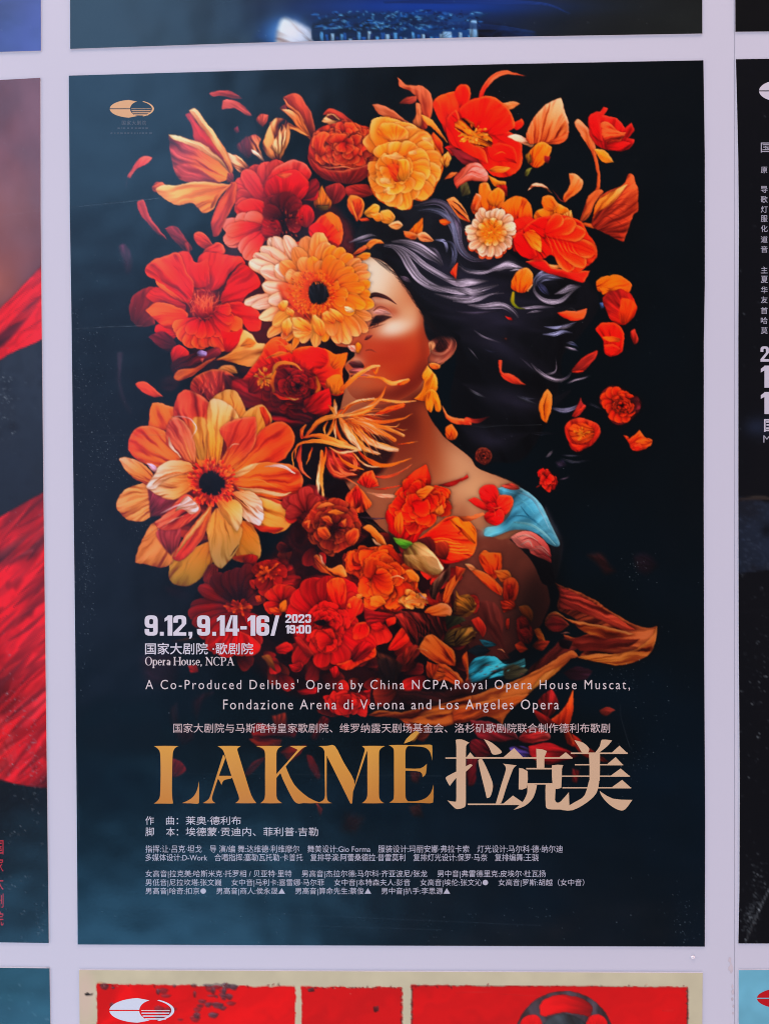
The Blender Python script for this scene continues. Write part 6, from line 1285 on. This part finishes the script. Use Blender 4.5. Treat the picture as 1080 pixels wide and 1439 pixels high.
folds('-190,560 -60,480 0,436 60,374 80,360 80,465 58,478 20,494 0,506 -60,540 -190,640', 90, [(240,20,26),(170,10,18),(110,12,20),(226,30,30),(206,12,20)], 380, 640, 8)
folds('-190,860 -60,770 0,728 64,692 85,690 90,1095 66,1106 20,1100 -40,1090 -190,1140', 240, [(240,20,30),(190,12,22),(120,16,26),(96,20,28),(226,30,36),(160,22,32)], 720, 1200, 12)
wear(c, 4, 200, [(10, 560, 6, 30, 50), (14, 1010, 12, 60, 130), (48, 1060, 6, 40, 90), (30, 1200, 20, 60, 60), (60, 1290, 6, 20, 20)], [('-10,310 20,302 58,296', .9, .25), ('0,960 20,1050 40,1130', 1., .2)])
left = poster('plum_poster', 'plum and black poster crossed by billowing red cloth', c, [(-180, 123), (57.5, 110)], [(-180, 1321), (69.5, 1324.5)], [(-180, 123), (-180, 1321)],
              [(57.5, 110, 0), (58, 300, .156), (60, 500, .32), (62, 700, .485), (64.5, 900, .65), (67.5, 1150, .856), (69.5, 1324.5, 1)], 2.0)
for k in range(5): text('red_lettering', left, '国家大剧院'[k], (-6.5, 1180+25*k, 6, 1200+25*k), (190, 40, 52), .004)
# upper left: violet blue
c = field(-190, -170, 80, 80, (66, 74, 146)); sl, X, Y = win(-195, -175, 85, 85); c.img *= (.7+.6*fbm(X*.02, Y*.03, 3))[..., None]; B(10,10,40,20,-20,(60,56,110),.6); B(30,60,60,30,0,(76,88,176),.6)
wear(c, 5, 60, [], [])
poster('violet_poster', 'violet blue poster above the plum poster', c, [(-180, -160), (58, -160)], [(-180, 79), (58.5, 72)], [(-180, -160), (-180, 79)], [(58, -160), (58.5, 72)], 2.4)
# above: blue lit stage
c = field(90, -170, 1000, 80, (26, 30, 30), .8); sl, X, Y = win(85, -175, 1005, 85)
c.img *= (.8+.4*fbm(X*.01, Y*.02, 3))[..., None]
B(560,-30,190,60,0,(8,36,120),.9); B(600,10,160,12,0,(10,62,170),.85); B(540,40,170,26,0,(8,50,140),.7)
F('350,62 380,30 440,24 640,26 670,30 740,46 760,60 640,70 440,70', (12,36,92), soft=6, streak=.5, fan=False, ns=12)
B(402,48,34,24,0,(60,130,220),.9,1.3); F('388,64 392,36 400,26 420,34 444,48 446,64', (196,214,250), soft=5); B(410,46,16,14,0,(236,240,255),.8)
g = np.random.default_rng(2)
F('444,62 446,24 540,18 640,22 690,18 664,36 664,60', (10,50,110), soft=1.5, streak=.3)
for k in range(360):
    x = 446+225*g.random(); y = 15+26*g.random()**.8
    S([(x, y), (x+6*g.normal(), y+3*g.random())], (1, 2.2, 1), [(40,120,220), (12,40,100), (90,170,240), (6,20,60)][k % 4], a=.8, fine=0)
for k in range(34):
    x = 450+6.4*k+3*g.random(); h = 4+12*g.random()
    F([(x, 60), (x, 60-h), (x+3+3*g.random(), 60-h), (x+5, 60)], [(70,150,230), (20,80,170), (130,180,230), (10,40,100)][k % 4], streak=.1, sh=0, sharp=True)
F('660,60 660,32 669,30 670,58', (110,160,210), sh=0); F('620,56 622,46 634,46 634,56', (120,170,220), sh=0); S('540,4 640,2 760,6 800,20', (2, 8, 6, 1), (16,50,130), a=.7); S('560,30 700,40 750,46', (3, 10, 3), (14,40,96), a=.7)
wear(c, 6, 120, [], [])
poster('stage_poster', 'dark blue poster of a lit stage above the opera poster', c, [(99, -160), (985, -160)], [(99.5, 69.5, 0), (350, 61, .28), (650, 53.5, .62), (985.5, 48, 1)], [(99, -160), (99.5, 69.5)], [(985, -160), (985.5, 48)], 1.7)
# upper right, plain black
c = field(1020, -170, 1300, 60, (9, 11, 14)); wear(c, 7, 40, [], [])
poster('black_poster', 'plain black poster corner above the cast list poster', c, [(1031.5, -160), (1290, -160)], [(1031.8, 45.5), (1290, 43)], [(1031.5, -160), (1031.8, 45.5)], [(1290, -160), (1290, 43)], 3.)
# right: black with white lettering
c = field(1020, 70, 1300, 1340, (10, 12, 18))
F('1020,704 1060,700 1080,706 1120,690 1300,700 1300,800 1120,790 1080,800 1050,804 1020,806', (36,46,68), streak=.15, fan=False, ns=5, lit=0, soft=1)
g = np.random.default_rng(31); clip(mask('1020,704 1060,700 1080,706 1120,690 1300,700 1300,800 1120,790 1080,800 1050,804 1020,806', 1))
for k in range(900):
    x, y = 1025+270*g.random(), 696+112*g.random(); S([(x, y), (x+2+4*g.random(), y+1.5*g.normal())], (1.2, 2, 1.2), [(58,70,98),(28,36,56),(46,58,84),(74,86,112)][k % 4], a=.5, raw=True, fine=0)
clip(None)
B(1076,745,8,10,0,(10,14,22),.9); F('1020,704 1060,697 1085,699 1300,690 1300,700 1085,702 1050,703', (78,66,62), a=.8); B(1060,600,16,12,0,(30,38,60),.7); B(1085,600,26,16,0,(34,44,70),.5)
wear(c, 8, 200, [(1052, 1290, 5, 14, 90), (1062, 1250, 6, 26, 70), (1050, 1000, 14, 60, 40), (1070, 900, 10, 60, 40)], [('1046,1324 1060,1290 1078,1252 1100,1215', 2.0, .55), ('1040,860 1080,858', .8, .2)])
rightp = poster('cast_poster', 'black poster with a column of small white characters and big numerals', c, [(1032.5, 84, 0), (1290, 80, 1)], [(1036, 1325, 0), (1290, 1326, 1)],
                [(1032.5, 84, 0), (1034, 140, .045), (1035.8, 220, .11), (1036.8, 320, .19), (1036, 470, .31), (1036, 700, .496), (1036.5, 900, .657), (1038, 1100, .82), (1037.5, 1250, .94), (1036, 1325, 1)], [(1290, 80), (1290, 1326)], 2.6)
emblem(rightp, 1095, 128.5, 30, 15, (214, 208, 230))
for ch, y, s in (('国', 201, 14), ('原', 235, 9), ('导', 262, 9.5), ('歌', 276, 9.5), ('灯', 290, 9.5), ('服', 303, 9.5), ('化', 317, 9.5), ('道', 332, 9.5), ('音', 346, 9.5), ('主', 375, 9.5), ('夏', 388, 10), ('华', 403, 9.5), ('友', 417, 9.5), ('首', 432, 9.5), ('哈', 446, 9.5), ('莫', 460, 9.5)):
    text('cast_lettering', rightp, ch, (1067.5, y, 1067.5+s, y+s), (178, 176, 200), .006)
for ch, bx in (('2', (1067, 487, 1080, 508.5)), ('1', (1067.5, 514, 1082, 545)), ('1', (1067.5, 551, 1082, 582))):
    ribbon_text('numeral_lettering', rightp, heavy(ch, *((bx[0], bx[1], bx[2], bx[3]) if ch == '2' else (bx[0], bx[1], bx[2], bx[3]))), (206, 200, 224))
text('venue_lettering', rightp, '国', (1072, 589, 1088, 607), (206, 200, 224), .02); text('venue_lettering', rightp, 'M', (1071, 612, 1081, 622), (170, 168, 190), .0)
# lower left: teal
c = field(-190, 1340, 90, 1600, (22, 52, 62)); sl, X, Y = win(-195, 1335, 95, 1605); c.img *= (.75+.5*fbm(X*.015, Y*.05, 3))[..., None]; wear(c, 9, 80, [(30, 1400, 30, 30, 40)], [])
poster('teal_poster', 'deep teal poster below the plum poster', c, [(-180, 1357), (70.5, 1360)], [(-180, 1590), (74, 1590)], [(-180, 1357), (-180, 1590)], [(70.5, 1360), (74, 1590)], 3.)
# below: red panels on cream
c = field(100, 1350, 1000, 1600, (204, 196, 172), .9); sl, X, Y = win(95, 1345, 1005, 1605); c.img *= (.95+.1*fbm(X*.03, Y*.03, 3))[..., None]
B(120,1400,14,40,0,(214,190,180),.8,1.5); F('138,1380 145,1380 145,1390 138,1390', (206,150,110), a=.7, sh=0)
RDP = (226, 6, 8)
def panel_ink(p):
    F(p, [RDP, RDP, (220, 4, 6)], '0,1600 0,1380', streak=.06, lit=0, dark=.12, wob=1.1, sh=0, sharp=True, grow=0)
panel_ink('137,1382 415,1386 415,1600 137,1600'); panel_ink('424,1386 564.5,1387 564.5,1600 424,1600'); panel_ink('578,1384 965,1386 965,1600 578,1600')
g = np.random.default_rng(12)
for k in range(56):
    x = 140+190*g.random(); y = 1383+50*g.random()**1.6; w = 4+12*g.random(); h = 2+5*g.random()
    if 205 < x < 330 or g.random() < .25: F([(x, y), (x+w*.4, y-h*.5), (x+w, y), (x+w*.7, y+h), (x+w*.2, y+h*.8)], (86, 62, 76), soft=1.2, a=.5+.35*g.random(), sh=0)
for k in range(160):
    e = g.integers(6); t = g.random()
    x, y = [(137+t*278, 1384), (424+t*140, 1387), (578+t*387, 1385), (578.5, 1384+t*60), (964.5, 1386+t*60), (564, 1386+t*60)][e]
    S([(x-2*g.random(), y), (x+2*g.random(), y+1.5*g.normal())], (1, 1.8, 1), [(70,40,40), (110,20,24), (190,150,130)][k % 3], a=.7, fine=0)
S('578.5,1386 579,1600', (1.4, 1.6, 1.4), (80,50,50), a=.6); S('964.8,1388 964,1600', (1.4, 1.8, 1.4), (80,56,54), a=.7); S('578,1384.5 770,1385 964,1386.5', (1, 1.3, 1), (100,60,54), a=.5)
F('120,1396 124,1394 127,1396 131,1395 129,1398 122,1398', (44,40,44), sh=0); F('432,1389 440,1387 442,1392 434,1393', (90,40,44), sh=0, soft=.7); F('524,1414 532,1412 532,1420 526,1421', (110,30,36), sh=0, soft=.8)
for q in (('700,1396 780,1400', .25), ('640,1394 690,1393', .3), ('930,1420 945,1419', .5), ('812,1424 822,1406', .6)): S(q[0], (.8, 1.1, .8), (226,130,110), a=q[1])
# film reel
REEL = (62, 52, 62)
P_ = arc(792, 1462, 70, 70, 0, 360, 60)[:-1]; F([tuple(x) for x in P_], REEL, streak=.25, lit=0, wob=.6, sh=0, n=1)
def hole(x, y, r): F([tuple(q) for q in arc(x, y, r, r, 0, 360, 30)[:-1]], RDP, streak=.06, lit=0, dark=.1, wob=.8, sh=0, n=1)
F('758,1416 764,1404 780,1398 800,1398 820,1404 831,1416 828,1428 812,1424 790,1422 770,1426 760,1426', RDP, streak=.06, lit=0, wob=.8, sh=0)
for a_ in (18, 90, 162): hole(792+46*math.cos(math.radians(a_)), 1462+46*math.sin(math.radians(a_)), 19)
F([tuple(q) for q in arc(792, 1462, 38, 38, 0, 360, 40)[:-1]], (44,50,58), streak=.2, lit=0, sh=0, n=1); hole(746, 1440, 15); hole(838, 1440, 15)
wear(c, 10, 60, [], [], (226, 200, 180))
low = poster('film_poster', 'cream poster with worn red panels and a dark film reel', c, [(112, 1362.5), (986, 1366.5)], [(114, 1590), (984, 1590)], [(112, 1362.5), (114, 1590)], [(986, 1366.5), (984, 1590)], 1.5, mat=M_MATT)
emblem(low, 200, 1419, 45.5, 17.5, (216, 214, 232))
# lower right: pale blue
c = field(1020, 1345, 1300, 1600, (112, 182, 214)); sl, X, Y = win(1015, 1340, 1305, 1605); c.img *= (.9+.2*fbm(X*.03, Y*.03, 3))[..., None]; wear(c, 13, 30, [], [])
lr = poster('pale_blue_poster', 'pale blue poster with a red oval emblem', c, [(1036.5, 1362.5), (1290, 1361)], [(1036, 1590), (1290, 1590)], [(1036.5, 1362.5), (1036, 1590)], [(1290, 1361), (1290, 1590)], 3.)
emblem(lr, 1104, 1402, 42, 15, (196, 22, 34))
# ---------------------------------------------------------------- small marks on the panels
g = np.random.default_rng(3)
M_FLAKE = node_mat('peeled_paint', base=(.60, .56, .55), rough=.9, grain=.3, bscale=2500)
for x, y, r in ((1024.5, 1349, 5), (1026, 1360, 7), (1028, 1386, 3), (1029, 1394, 4), (1028, 1404, 3), (1029.4, 1414, 2.4), (1028.8, 1424, 2.6)):
    t = np.linspace(0, 6.283, 12, endpoint=False); rr = r*(.55+.7*g.random(12))
    V = spot(np.minimum(x+rr*.55*np.cos(t), 1031), y+rr*np.sin(t), .00012); o = mesh('peeled_patch', np.vstack([V, spot(x, y, .0003)[None]]), [(i, (i+1) % 12, 12) for i in range(12)], M_FLAKE, wall)
t = np.linspace(0, 6.283, 14, endpoint=False); M_BUB = node_mat('film_bubble', base=(.8, .8, .8), rough=.12, spec=.8, grain=.02)
V = []; 
for k, (rr, zz) in enumerate(((3.2, .0), (2.4, .0008), (1.3, .0013))): V.append(spot(973+rr*np.cos(t), 1345+rr*.7*np.sin(t), zz+.00004))
V.append(spot(973, 1345, .0015)[None])
fc = [(k*14+i, k*14+(i+1) % 14, (k+1)*14+(i+1) % 14, (k+1)*14+i) for k in range(2) for i in range(14)]+[(28+i, 28+(i+1) % 14, 42) for i in range(14)]
ob = mesh('film_bubble', np.vstack(V), fc, M_BUB, wall)
for p_ in ob.data.polygons: p_.use_smooth = True
